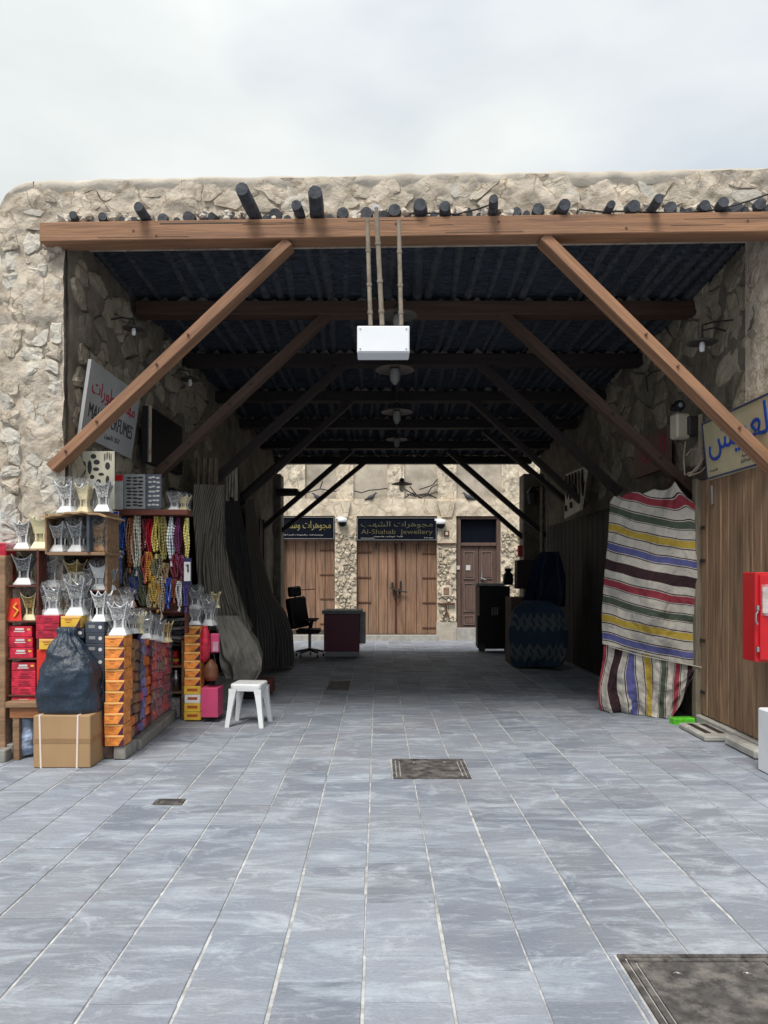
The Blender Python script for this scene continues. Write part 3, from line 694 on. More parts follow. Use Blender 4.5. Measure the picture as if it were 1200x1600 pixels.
for i, (bx_, tx_, ty_, wd) in enumerate(poles):
    r_ = wd * 6.45 / FPX / 2 * 1.15
    base = FP(bx_, 343); z0 = 4.735 + r_ + .008
    # tip distance from the height of its end
    dt = (z0 - EYE) * FPX / (898 - ty_ - wd * .25); dt = min(dt, FY(base.x) - .04)
    tip = Vector(((tx_ - 590) * dt / FPX, dt, z0 + rnd.uniform(-.008, .012)))
    pts = [tip, tip + (Vector((base.x, FY(base.x), z0)) - tip) * .5 + Vector((rnd.uniform(-.006, .006), 0, 0)), Vector((base.x, FY(base.x) + .0, z0)), Vector((base.x, FY(base.x) + .5, z0))]
    ph = rnd.uniform(0, 9)
    for y in (8.2, 9.9, 11.6, 13.2, 14.9, 16.4):
        pts.append(Vector((base.x * (1 - .012 * (y - 7)) + .07 * math.sin(y * .9 + ph), y, zp(y) + .01 * math.sin(y * 2 + ph))))
    m_ = MB().tube(pts, [r_ * .93, r_, r_ * .98, r_] + [rnd.uniform(.028, .058) for _ in range(6)], 10)
    for v in m_.v: v += Vector(noise.noise_vector(v * 9)) * .006
    m_.build('roof_pole', M_POLE, roof, smooth=False)
for x_, w_ in ((140, 11), (190, 12), (210, 10), (276, 12), (318, 12), (383, 12), (415, 13), (449, 12), (515, 13), (555, 12), (637, 13), (678, 12), (712, 12), (750, 13), (788, 13), (823, 12), (858, 13), (903, 13), (925, 12), (963, 12), (1077, 12), (1108, 11), (1137, 11), (1166, 12)):
    b_ = FP(x_, 345, -.02 - rnd.uniform(0, .05)); r_ = w_ * 6.5 / FPX / 2; b_.z = 4.735 + r_ + .004
    m_ = MB().tube([b_, b_ + Vector((rnd.uniform(-.01, .01), .4, 0))], [r_ * .95, r_], 9)
    m_.build('pole_stub', M_POLE, roof)
# cables along the pole ends
cab = root('black_cable', 'thin black cable slung along the pole ends of the front wall', 'cable', FP(960, 330))
pts = [FP(x, y, -.06) for x, y in ((640, 334), (672, 333), (712, 335), (745, 327), (772, 318))]
MB().tube(pts, .008, 6).build('cable_run', M_IRON, cab)
pts = [FP(x, y, -.08) for x, y in ((905, 327), (940, 331), (975, 330), (1060, 333), (1125, 327), (1170, 314), (1215, 298))]
MB().tube(pts, .008, 6).build('cable_run', M_IRON, cab)

# ---- timber frames
FR = [ # d, beam (left px, right px), brace left (top px, foot px), brace right (top px, foot px), brace width px
 (6.6, (72, 1225), ((455, 380), (85, 733)), ((845, 372), (1222, 748)), 27),
 (8.25, (216, 1098), ((500, 502), (247, 741)), ((792, 497), (1087, 772)), 24),
 (9.90, (289, 1001), ((526, 578), (312, 772)), ((756, 573), (968, 770)), 20),
 (11.55, (330, 945), ((541, 633), (352, 806)), ((743, 630), (915, 790)), 15),
 (13.2, (375, 900), ((486, 678), (350, 800)), ((762, 678), (893, 790)), 12),
 (14.85, (405, 858), ((543, 731 - 22), (405, 830)), ((706, 731 - 22), (853, 838)), 12),
 (16.3, (425, 830), ((566, 731 - 6), (440, 830)), ((686, 731 - 6), (826, 848)), 11)]
ORDN = ['front', 'second', 'third', 'fourth', 'fifth', 'sixth', 'last']
for k, (d, bm_, bl, br, bw) in enumerate(FR):
    if k == 0:
        a, b = FP(bm_[0], 366), FP(bm_[1], 352); a.z = b.z = 4.642; sec = (.2, .17)
        off = -.10
        a.y += off + .07; b.y += off + .07
    else:
        a, b = P(bm_[0], 500, d), P(bm_[1], 500, d); a.z = b.z = zb(d) + .085; sec = (.2, .15)
    fr = root('timber_frame', ('orange brown timber frame with two bolted braces across the front opening' if k == 0 else f'{ORDN[k]} dark timber frame from the front, cross beam and braces under the roof poles'), 'roof frame', ((a.x + b.x) / 2, d, a.z))
    mt = M_BEAM if k == 0 else mat('shaded_timber_second', (.062, .034, .023), .7, var=.22, scale=3, stretch=(.5, 9, 9), bump=.002, bscale=8) if k == 1 else M_BEAMD  # inner frames get darker timber copies, painting in the shade of the passage
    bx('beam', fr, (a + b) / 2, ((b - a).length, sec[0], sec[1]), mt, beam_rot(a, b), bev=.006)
    if k == 0:
        ux = (b - a).normalized(); nf_ = ux.cross(Vector((0, 0, 1))).normalized(); rr0 = random.Random(5)
        for q in range(16):      # drying splits and plugged bolt holes on the face
            c = a.lerp(b, rr0.uniform(.02, .98)) + Vector((0, 0, rr0.uniform(-.06, .06))) + nf_ * (sec[0] / 2); l_ = rr0.uniform(.1, .45)
            if q % 3: MB().obox(c, ux * l_, Vector((0, 0, rr0.uniform(.0012, .0025))), nf_ * .0015).build('split', M_IRON, fr)
            else: MB().tube([c - nf_ * .004, c + nf_ * .004], .011, 8).build('bolt', M_RUST, fr)
    for (tp, ft) in (bl, br):
        if k == 0: p, q = FP(*tp), FP(*ft); p.y -= .02; q.y -= .02
        else: p, q = P(*tp, d), P(*ft, d)
        wd = bw * d / FPX * .57
        x_ = (q - p).normalized(); n_ = Vector((-x_.z, 0, x_.x)).normalized()
        if n_.z < 0: n_ = -n_
        p2 = p + x_ * (.02 if k == 0 else -.10) - n_ * wd * .1; q2 = q
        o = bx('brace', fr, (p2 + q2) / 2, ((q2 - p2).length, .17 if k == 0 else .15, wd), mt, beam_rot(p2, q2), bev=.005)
        if k < 2:
            for f_ in (.42, .55, .8, .93):
                c = p.lerp(q, f_) + n_ * (wd * .0) + Vector((0, -.092, 0))
                MB().tube([c + Vector((0, .02, 0)), c + Vector((0, -.012, 0))], .012, 6).build('bolt', M_RUST if k == 0 else M_IRON, fr)
    # lumps of mortar between the poles on the beam
    if k:
        lm = MB(); x = a.x + .1
        while x < b.x - .1:
            s_ = rnd.uniform(.035, .075); z_ = zb(d) + .166
            v0 = [(x - s_, d - .07, z_), (x + s_, d - .07, z_), (x + s_, d + .05, z_), (x - s_, d + .05, z_), (x + rnd.uniform(-.02, .02), d - .02, z_ + s_ * rnd.uniform(.9, 1.5)), (x + rnd.uniform(0, .03), d + .02, z_ + s_)]
            lm.add(v0, [(0, 1, 4), (1, 2, 5, 4), (2, 3, 5), (3, 0, 4, 5)]); x += rnd.uniform(.12, .24)
        lm.build('mortar_lump', M_LUMP, fr, kind='stuff')
fr0 = None

# ================================================================== HANGING BOX, LAMPS
hb = root('hanging_white_box', 'white metal junction box hanging on three conduits below the front beam', 'junction box', P(602, 552, 6.3))
bxp('housing', hb, 558, 509, 640, 551, 6.28, .22, M_WHITE, .006)
bxp('lid', hb, 559, 510, 639, 549, 6.262, .016, M_WHITE, .003)
for qx, qy in ((563, 514), (635, 514), (563, 545), (635, 545)):
    c = P(qx, qy, 6.258); MB().tube([c, c + Vector((0, .01, 0))], .008, 6).build('screw', M_STEEL, hb)
for (x0, y0, x1, y1, r_) in ((574, 342, 579, 508, .019), (588, 325, 597, 508, .021), (623, 345, 627, 508, .019)):
    p, q = P(x0, y0, 6.36), P(x1, y1, 6.36)
    if x0 == 588: p = P(x0, y0, 6.25)
    m_ = MB().tube([p, p.lerp(q, .35), p.lerp(q, .7), q], r_, 10)
    for f_ in (.3, .62, .88): c = p.lerp(q, f_); t_ = (q - p).normalized(); m_.tube([c - t_ * .012, c + t_ * .012], r_ * 1.25, 10)
    m_.build('conduit', M_PIPE, hb, smooth=False)
c = P(588, 325, 6.24)
MB().tube([c, c + Vector((0, .06, 0))], .034, 12).build('end_cap', M_STEEL, hb)

def pendant(px, py, wpx, d, ztop, label, hang=True, group='pendant lamps under the passage roof'):
    c = P(px, py, d); r_ = root('pendant_lamp', label, 'lamp', c, group); s = wpx * d / FPX / 2
    MB().lathe(c, [(.02, s * .55), (s * .2, s * .5), (s * .28, s * .2), (s * .95, .0), (s, -.012), (s * .9, -.004), (s * .25, s * .08)], 24).build('lamp_shade', M_LAMPSH, r_, smooth=True)
    MB().lathe(c, [(s * .22, -.0), (s * .27, -s * .25), (s * .25, -s * .55), (s * .12, -s * .75), (.001, -s * .8)], 14).build('glass', M_GLASS, r_, smooth=True)
    MB().tube([c + Vector((0, 0, s * .5)), Vector((c.x, c.y, ztop))], .007, 6).build('rod', M_STEEL, r_)
    return r_
pendant(622, 492, 62, 7.6, 4.74, 'enamel disc lamp on a rod just behind the white hanging box')
pendant(617, 577, 62, 9.3, zb(9.3) + .2, 'disc lamp with glass jar under the third beam')
pendant(620, 643, 50, 11.0, zb(11) + .2, 'disc lamp with glass jar under the fourth beam')
pendant(620, 686, 34, 12.8, zb(12.8) + .2, 'small dim disc lamp deep under the roof')
pendant(628, 756, 33, 16.45, zb(16.3) + .1, 'dark lamp with shade hanging against the bright far opening')
def wall_lamp(px, py, wpx, x, label):
    c = PX(px, py, x); r_ = root('wall_lamp', label, 'lamp', c, 'disc lamps on brackets along the side walls'); s = wpx * c.y / FPX / 2; sg = 1 if x > 0 else -1
    MB().lathe(c, [(.02, s * .35), (s * .3, s * .25), (s, 0), (s * .95, -.008), (s * .2, .01)], 20).build('lamp_shade', M_LAMPSH, r_, smooth=True)
    MB().lathe(c, [(s * .15, 0), (s * .2, -s * .3), (s * .16, -s * .6), (.001, -s * .66)], 12).build('bulb', M_WHITE, r_, smooth=True)
    wx = xwL(c.y) if sg < 0 else xwR(c.y)
    MB().tube([c + Vector((0, 0, s * .3)), c + Vector((0, 0, s * .8)), Vector((c.x + sg * .12, c.y, c.z + s * 1.0)), Vector((wx + sg * .02, c.y, c.z + s * .7))], .009, 6).build('bracket', M_IRON, r_)
wall_lamp(209, 513, 34, -2.5, 'small disc lamp on the left wall above the perfume sign')
wall_lamp(297, 593, 32, -2.45, 'small disc lamp deeper on the left wall past the second frame')
wall_lamp(1097, 535, 46, 3.28, 'pale disc lamp with white bulb on the right stone wall')

# ================================================================== FAR FACADE
FD = 21.5
fac = root('jewellery_shop_building', 'cream plastered shop building with wooden doors across the far lane', 'building', (0, FD, -.3))
def fr_box(mb, x0, y0, x1, y1, off=0, t=.3):
    a, b = P(x0, y0, FD), P(x1, y1, FD); mb.box((a.x, FD + off, a.z), (b.x, FD + off + t, b.z))
mb = MB(); fr_box(mb, 250, 640, 1080, 780, .30, .3); fr_box(mb, 250, 780, 1080, 1003, .42, .3); mb.build('wall', M_FAC, fac)
# rough strips between the niches
for (a, b) in ((250, 476), (525, 552), (605, 632), (683, 714), (785, 1080)):
    A = P(a, 783, FD + .3); B = P(b, 640, FD)
    m_ = MB(); fr_box(m_, a, 640, b, 782, .12, .2); m_.build('wall_strip', M_FAC, fac)
    O = P(a, 782, FD); O.y = FD + .125
    relief(fac, 'plaster_face', O, (1, 0, 0), (0, 0, 1), (b - a) * FD / FPX, 142 * FD / FPX, .07, .05, M_FACS, 4, a)
for (a, b) in ((476, 525), (552, 605), (632, 683), (714, 785)):
    m_ = MB(); fr_box(m_, a, 640, b, 781, .2, .12); m_.build('niche_panel', M_NICHE, fac)
# lintel band
O = P(250, 806, FD); O.y = FD + .06
m_ = MB(); fr_box(m_, 250, 781, 1080, 805.5, .075, .4); m_.build('lintel', M_FAC, fac)
relief(fac, 'lintel_face', P(250, 806, FD) + Vector((0, .06, 0)), (1, 0, 0), (0, 0, 1), 830 * FD / FPX, 27 * FD / FPX, .06, .035, M_FAC, 2.2, 5)
for x in (534, 697):     # little plaster capitals above the pillars
    m_ = MB(); a = P(x, 793, FD)
    m_.add([P(x - 14, 783, FD - .06), P(x + 14, 783, FD - .06), P(x + 9, 808, FD - .03), P(x - 7, 808, FD - .03), P(x - 14, 783, FD + .1), P(x + 14, 783, FD + .1), P(x + 9, 808, FD + .1), P(x - 7, 808, FD + .1)],
           [(0, 3, 2, 1), (4, 5, 6, 7), (0, 1, 5, 4), (1, 2, 6, 5), (2, 3, 7, 6), (3, 0, 4, 7)]); m_.build('capital', M_FAC, fac)
# pillars with rubble faces
for (a, b, sd) in ((523, 557, 1), (683, 713, 2), (783, 900, 3), (360, 442, 4)):
    m_ = MB(); fr_box(m_, a, 806, b, 1003, .03, .45); m_.build('pillar', M_FAC, fac)
    yb_ = 972 if sd == 2 else 985
    O = P(a, yb_, FD); O.y = FD + .03
    relief(fac, 'plaster_face', O, (1, 0, 0), (0, 0, 1), (b - a) * FD / FPX, (yb_ - 812) * FD / FPX, .045, .03, M_FAC, 5, sd)
    O.y = FD + .005
    stones(fac, O, (1, 0, 0), (0, 0, 1), (b - a) * FD / FPX, (yb_ - (850 if sd in (2,) else 830)) * FD / FPX, .13, .1, 30 + sd, [M_FACS], keep=.75, h=(.01, .045), gap=.012, objects=False)
m_ = MB(); fr_box(m_, 682, 972, 714, 1003, -.03, .3); m_.build('plinth', M_COPE, fac)
m_ = MB(); fr_box(m_, 684, 812, 713, 849, -.01, .1); m_.build('plaster_patch', M_FAC, fac)
for q_ in ((683, 848.5, 712, 850.5), (684, 942, 711, 944)): m_ = MB(); fr_box(m_, *q_, -.05, .06); m_.build('ledge', M_RUST, fac)
# steps / kerb
kb = MB(); fr_box(kb, 300, 992, 683, 1004, -.22, .3); kb.build('door_step', M_CONC, fac)
kb = MB(); fr_box(kb, 713, 981, 785, 1003, -.20, .3); kb.build('door_step', M_CONC, fac)
# double plank doors
def plank_door(x0, x1, y0, y1, cuts, label, hinges, flip=False):
    r_ = root('wooden_shop_door', label, 'door', P((x0 + x1) / 2, y1, FD + .2))
    xs2 = [x0] + cuts + [x1]
    for a, b in zip(xs2[:-1], xs2[1:]):
        bxp('plank', r_, a + .35, y0, b - .35, y1, FD + .2 + rnd.uniform(0, .012), .05, M_WOODF, .008)
    bxp('rail', r_, x0, y0 - .5, x1, y0 + 3, FD + .175, .03, M_WOODF, .006)
    for hx0, hx1, hy in hinges: bxp('hinge', r_, hx0, hy - 1, hx1, hy + 1.2, FD + .185, .02, M_RUST, .003)
    return r_
dr = plank_door(558, 682, 846, 991, [576, 592, 606, 617.5, 619.5, 634, 651, 668], 'wide double door of warm brown planks under the gold lettered sign',
  [(559, 580, 863), (559, 580, 902), (559, 580, 941), (660, 681, 865), (660, 681, 903), (660, 681, 942), (660, 681, 981)])
bxp('centre_strip', dr, 617.3, 850, 620, 990, FD + .165, .03, M_WOODR, .006)
for hx in (587, 616, 627, 653): bxp('iron_strap', dr, hx, 848, hx + 1.6, 858, FD + .15, .03, M_IRON, .003)
lk = MB()
for hx, hy in ((613, 915), (626, 913), (616, 925), (624, 925)): lk.tube([P(hx, hy - 5, FD + .15), P(hx, hy + 6, FD + .15)], .03, 8)
lk.tube([P(610, 919, FD + .1), P(620, 923, FD + .1), P(636, 925, FD + .1)], .022, 8); lk.tube([P(615, 928, FD + .12), P(620, 937, FD + .12), P(626, 928, FD + .12)], .018, 8)
lk.build('padlock', M_IRON, dr)
dl = plank_door(400, 523, 842, 985, [416, 431, 447, 462, 478, 493, 508], 'pale brown plank door at the far left beyond the office chair', [(500, 522, 860), (500, 522, 898), (500, 522, 936), (500, 522, 975)])
bxp('door_frame', dl, 523, 842, 525.5, 990, FD + .1, .2, M_WOODF, .008)
bxp('door_frame', dr, 555, 846, 558, 991, FD + .1, .2, M_WOODF, .008); bxp('door_frame', dr, 682, 846, 684, 991, FD + .1, .2, M_WOODF, .008)
# narrow panelled door
nd = root('panelled_door', 'narrow grey brown double door with moulded panels and dark transom window', 'door', P(748, 981, FD + .2))
bxp('door_frame', nd, 714, 808, 720, 981, FD + .12, .2, M_DOORG, .01); bxp('door_frame', nd, 776, 808, 784, 981, FD + .12, .2, M_DOORG, .01)
bxp('door_frame', nd, 720.2, 806.5, 775.8, 811, FD + .12, .2, M_DOORG, .01)
bxp('transom_bar', nd, 720.2, 848, 775.8, 853, FD + .13, .16, M_DOORG, .01)
bxp('transom_window', nd, 720.2, 811.3, 775.8, 847.7, FD + .27, .03, M_NAVY, .004)
for a, b in ((720.4, 747.5), (748.5, 775.6)):
    lf = bxp('door_leaf', nd, a, 853.3, b, 981, FD + .2, .06, M_DOORG, .006)
    w0, w1 = a + 5, b - 5
    for (ya, yb2) in ((861, 905), (911, 956), (962, 977)):
        m_ = MB()
        for (u0, v0, u1, v1) in ((w0, ya, w1, ya + 1.6), (w0, yb2 - 1.6, w1, yb2), (w0, ya + 1.65, w0 + 1.6, yb2 - 1.65), (w1 - 1.6, ya + 1.65, w1, yb2 - 1.65)):
            A, B = P(u0, v0, FD), P(u1, v1, FD); m_.box((A.x, FD + .17, A.z), (B.x, FD + .21, B.z))
        m_.build('moulding', M_DOORP, nd)
        bxp('panel', nd, w0 + 2.5, ya + 2.5, w1 - 2.5, yb2 - 2.5, FD + .185, .03, M_DOORG, .01)
bxp('notice', nd, 728, 883, 735, 891, FD + .165, .01, M_WLET, .001); bxp('notice', nd, 713.5, 884, 718.5, 890, FD + .09, .02, M_WLET, .001)
m_ = MB().tube([P(752, 893, FD + .19), P(752, 906, FD + .19)], .03, 8); m_.tube([P(751, 903, FD + .14), P(759, 906, FD + .14)], .02, 8); m_.build('handle', M_STEEL, nd)
# signs
def sign_far(x0, y0, x1, y1, label, lines):
    r_ = root('shop_sign', label, 'shop sign', P((x0 + x1) / 2, y1, FD))
    bxp('sign_board', r_, x0, y0, x1, y1, FD - .02, .12, M_NAVY, .006)
    m_ = MB(); d = FD - .035
    for (u0, v0, u1, v1) in ((x0, y0, x1, y0 + .8), (x0, y1 - .9, x1, y1), (x0, y0 + .85, x0 + .9, y1 - .95), (x1 - .9, y0 + .85, x1, y1 - .95)):
        A, B = P(u0, v0, d), P(u1, v1, d); m_.box((A.x, d - .01, A.z), (B.x, d + .014, B.z))
    m_.build('border', M_GREY, r_)
    for (s, cx, cy, w_, h_, mt_) in lines:
        lettering(s, r_, P(cx, cy, FD - .022), (1, 0, 0), (0, 0, 1), w_ * FD / FPX, h_ * FD / FPX, mt_, .012)
    return r_
GD = mat('dull_gold_lettering', (.10, .09, .05), .5, var=.1)
sign_far(558, 809, 682, 844, 'navy shop sign reading Al-Shahab Jewellery above the double door', [
    (arab('مجوهرات الشهب'), 620, 820, 112, 11, GD), ('Al-Shahab  Jewellery', 620, 832, 112, 9.5, GD),
    (arab('لبيع الذهب والمجوهرات') + '   ' + arab('الدوحة'), 606, 838.6, 46, 2.6, M_WLET), ('Gold & Jewellery', 575, 841, 22, 1.8, M_WLET), ('Doha Qatar', 670, 840.4, 14, 1.8, M_WLET)])
sign_far(398, 808, 522, 842, 'dark shop sign with bold gold Arabic lettering, cut off by the left passage wall', [
    (arab('مجوهرات وسدرة الذهب'), 461, 821.5, 112, 15, M_GOLD), (arab('بيع وشراء الذهب والمجوهرات القديمة والجديدة'), 470, 836, 70, 2.8, M_WLET)])
# cameras, boxes, wires, birds on the facade
def cctv(px, py, label):
    c = P(px, py, FD - .12); r_ = root('security_camera', label, 'security camera', c, 'white dome cameras on the far facade')
    MB().lathe(c, [(.001, .12), (.13, .11), (.15, .0), (.13, -.02)], 14).build('housing', M_WHITE, r_, smooth=True)
    MB().lathe(c, [(.12, -.02), (.11, -.09), (.06, -.14), (.001, -.15)], 14).build('dome', M_BLACK, r_, smooth=True)
    MB().box(c + Vector((-.18, 0, .08)), c + Vector((.02, .16, .14))).build('arm', M_WHITE, r_)
cctv(535, 815, 'white dome camera on the pillar left of the jewellery sign'); cctv(689, 818, 'white dome camera on the pillar right of the jewellery sign')
mbx = root('meter_box', 'small brown box on the plaster pillar under the right camera', 'box', P(698, 838, FD - .04)); bxp('case', mbx, 694, 829, 702, 838, FD - .06, .06, M_RUST, .01); bxp('cover', mbx, 696, 831, 700, 836, FD - .07, .02, M_FAC, .004)
mbx = root('meter_box', 'framed wall box at mid height on the pillar beside the panelled door', 'box', P(697, 934, FD)); bxp('case', mbx, 690, 915, 705, 932, FD - .05, .06, M_FAC, .01); bxp('cover', mbx, 693, 918, 702, 929, FD - .065, .03, mat('tan_cover', (.25, .16, .11), .7), .006)
vt = root('wall_pipe', 'short pipes branching on the pillar beside the panelled door', 'pipe', P(697, 960, FD)); m_ = MB()
m_.tube([P(686, 944, FD - .06), P(710, 944, FD - .06)], .02, 6); m_.tube([P(697, 944, FD - .05), P(697, 956, FD - .05), P(693, 968, FD - .05)], .02, 6); m_.tube([P(697, 952, FD - .05), P(702, 966, FD - .05)], .02, 6); m_.build('pipe_run', M_RUST, vt)
wr = root('wire_tangle', 'sagging black wires across the niches of the far building', 'wire', P(640, 775, FD))
for pts_ in (((476, 771), (500, 764), (525, 768)), ((553, 767), (565, 770), (577, 766), (590, 765), (605, 763)), ((632, 764), (648, 774), (668, 771), (683, 779)), ((632, 778), (645, 770), (660, 780)), ((640, 760), (655, 778), (684, 768)),
             ((636, 772), (650, 776), (664, 773), (678, 776)), ((655, 765), (676, 758), (684, 748)), ((665, 776), (674, 762), (684, 756)), ((500, 764), (504, 752))):
    MB().tube([P(x, y, FD + .08) for x, y in pts_], .018, 5).build('wire_run', M_IRON, wr)
def bird(px, py, s, label, sg):
    c = P(px, py, FD - .02 + .08); r_ = root('pigeon', label, 'bird', c + Vector((0, 0, -.13 * s)))
    pts_ = [(.25, .16), (.2, .17), (.155, .17), (.11, .12), (.05, .04), (-.04, 0), (-.12, -.03), (-.22, -.07), (-.3, -.1)]
    m_ = MB().tube([c + Vector((sg * a * s, 0, b * s)) for a, b in pts_], [q * s for q in (.006, .02, .042, .042, .085, .1, .075, .035, .02)], 10)
    m_.build('body', mat('pigeon_grey', (.06, .065, .08), .7), r_, smooth=True)
    for q in (-.03, .03): MB().tube([c + Vector((0, q, -.07 * s)), c + Vector((0, q, -.14 * s))], .008, 5).build('leg', M_RUST, r_)
bird(731, 777, .75, 'dark pigeon on the ledge right of the hanging wires', -1)
bird(581, 777, .7, 'pigeon standing on the ledge below the middle niche', 1)
bird(495, 777, .65, 'pigeon on the ledge of the left niche behind the braces', -1)

# ================================================================== LEFT STALL
wall_l = None
stall = root('display_cabinet', 'wooden shop cabinet with open shelves at the left front corner', 'cabinet', P(90, 1185, 6.5))
bxp('post', stall, -22, 868, 8, 1172, 6.42, .14, M_WOODS, .006)
bxp('back_panel', stall, 8, 806, 166, 1170, 6.82, .03, M_DRKC, .002)
bxp('divider', stall, 57, 858, 60.5, 1100, 6.45, .34, M_WOODR, .003)
bxp('divider', stall, 70, 803, 73, 866, 6.45, .34, M_WOODS, .003)
bxp('divider', stall, 135, 801, 139.5, 863, 6.40, .38, mat('slate_slat', (.05, .06, .075), .6), .003)
bxp('divider', stall, 164, 800, 167.5, 1165, 6.52, .3, M_WOODS, .003)
for (x0, x1, y) in ((9, 70, 858), (9, 57, 914.5), (9, 57, 970), (9, 57, 1028.5), (9, 57, 1086)): bxp('shelf', stall, x0, y, x1, y + 2.6, 6.45, .36, M_WOODR if y > 900 else M_WOODS, .002)
bxp('shelf', stall, 73.2, 862.5, 164, 867.5, 6.42, .38, M_WOODS, .003)
bxp('shelf', stall, 61, 917, 132, 919.5, 6.56, .24, M_WOODR, .002)
bxp('shelf', stall, 134, 922, 163.8, 924.5, 6.56, .24, M_WOODR, .002)
# sagging cardboard roof board
m_ = MB(); n_ = 16
for i in range(n_ + 1):
    x = 66 + 102 * i / n_; yy = 806 - 6 * math.sin(math.pi * min(1, max(0, (x - 80) / 90))) + 1.2 * math.sin(i * 1.7)
    for dd, dy in ((6.36, 0), (6.36, 2.5), (6.84, 2.5), (6.84, 0)): q = P(x, yy + dy, 6.4); q.y = dd; m_.v.append(q)
for i in range(n_):
    for k in range(4): m_.f.append([i * 4 + k, i * 4 + (k + 1) % 4, (i + 1) * 4 + (k + 1) % 4, (i + 1) * 4 + k])
m_.f += [[0, 1, 2, 3][::-1], [n_ * 4 + k for k in range(4)]]; m_.build('roof_board', M_CARD, stall)
bench = root('wooden_bench', 'low reddish wooden bench under the crimson boxes at far left', 'bench', P(34, 1186, 6.4))
bxp('bench_top', bench, 8, 1097, 62, 1106, 6.33, .42, M_WOODS, .004); bxp('apron', bench, 15, 1106.2, 60, 1122, 6.36, .03, mat('orange_wood', (.30, .12, .05), .6, stretch=(.7, 8, 8)), .003)
for lx in (21, 52):
    for dd in (6.37, 6.68): bxp('leg', bench, lx, 1106.3, lx + 9, 898 + EYE * FPX / dd * 1.0, dd, .05, M_WOODS, .003)

# --- incense burners
def ring(hw, z, n=4, dip=0):
    pts_ = []
    for s in range(4):
        a = [(-1, -1), (1, -1), (1, 1), (-1, 1)][s]; b = [(1, -1), (1, 1), (-1, 1), (-1, -1)][s]
        for k in range(n):
            t_ = k / n; x = a[0] + (b[0] - a[0]) * t_; y = a[1] + (b[1] - a[1]) * t_
            e = abs(t_ - .5) * 2; pts_.append(Vector((x * hw, y * hw, z - dip * (1 - e ** 2.6))))
    return pts_
def loft(mb, rings):
    b = len(mb.v); n = len(rings[0])
    for r_ in rings: mb.v += r_
    for i in range(len(rings) - 1):
        for k in range(n): mb.f.append([b + i * n + k, b + i * n + (k + 1) % n, b + (i + 1) * n + (k + 1) % n, b + (i + 1) * n + k])
def make_burner(m_body, m_edge, m_base, wrap=False):
    r_ = root('incense_burner', 'x', 'incense burner')
    mb = MB(); loft(mb, [ring(.15, .44, 8), ring(.16, .5, 8), ring(.19, .64, 8), ring(.235, .8, 8, .06), ring(.285, .97, 8, .17)]); mb.build('cup', m_body, r_)
    mb = MB(); loft(mb, [ring(.286, .965, 8, .17), ring(.292, .985, 8, .17), ring(.27, .985, 8, .17), ring(.255, .93, 8, .14)])
    for s in ((-1, -1), (1, -1), (1, 1), (-1, 1)):   # bright corner ribs
        mb.tube([(s[0] * .152, s[1] * .152, .44), (s[0] * .192, s[1] * .192, .64), (s[0] * .237, s[1] * .237, .8), (s[0] * .285, s[1] * .285, .97)], .013, 5)
    mb.build('rim', m_edge, r_)
    mb = MB(); loft(mb, [ring(.262, .95, 8, .16), ring(.2, .76, 8, .0), ring(.02, .74, 8)]); mb.build('bowl', M_COAL, r_)
    for s in ((-1, -1), (1, -1), (1, 1), (-1, 1)):
        mb = MB(); mb.tube([(s[0] * .12, s[1] * .12, .2), (s[0] * .112, s[1] * .112, .32), (s[0] * .12, s[1] * .12, .44)], .032, 6); mb.build('column', m_edge, r_)
    mb = MB(); loft(mb, [ring(.06, .2, 2), ring(.06, .45, 2)]); mb.build('core', m_body, r_)
    mb = MB(); loft(mb, [ring(.25, 0, 4), ring(.25, .04, 4), ring(.235, .06, 4), ring(.165, .2, 4), ring(.165, .225, 4), ring(.01, .226, 4)]); mb.build('base', m_base, r_)
    if wrap:
        mb = MB(); rs = []
        for z, hw in ((.02, .29), (.3, .25), (.6, .29), (.9, .35), (1.08, .3), (1.16, .12)):
            rr_ = ring(hw, z, 5)
            for q in rr_: q += Vector(noise.noise_vector(q * 6 + Vector((z * 3, 1, 2)))) * .045
            rs.append(rr_)
        loft(mb, rs); mb.build('plastic_wrap', M_CLEAR, r_)
    return r_
M_EDGE = mat('bright_silver_edge', (.62, .63, .63), .3, metal=.6, var=.15, scale=20)
kinds = {'silver': (M_SILV, M_EDGE, M_WSIL), 'whitetop': (M_SILV, M_WSIL, M_WSIL), 'pewter': (M_SILD, M_EDGE, M_WSIL), 'gold': (M_GLD, M_CRM, M_CRM), 'bronze': (M_BRZ, M_GLD, M_BRZ), 'white': (M_WSIL, M_WSIL, M_WSIL), 'cream': (M_CRM, M_CRM, M_CRM)}
protos = {}
def burner(cx, yt, yb_, wpx, kind, d, label, wrap=False, rot=0):
    k = (kind, wrap)
    if k in protos: r_ = copy_tree(protos[k])
    else: r_ = protos[k] = make_burner(*kinds[kind], wrap)
    s = d / FPX; h_ = (yb_ - yt) * s; w_ = wpx * s / .62
    r_.location = P(cx, yb_, d) + Vector((0, w_ * .3, 0)); r_.scale = (w_, w_, h_); r_.rotation_euler = (0, 0, R(rot))
    r_['label'] = label; r_['group'] = 'incense burners on display at the left stall'
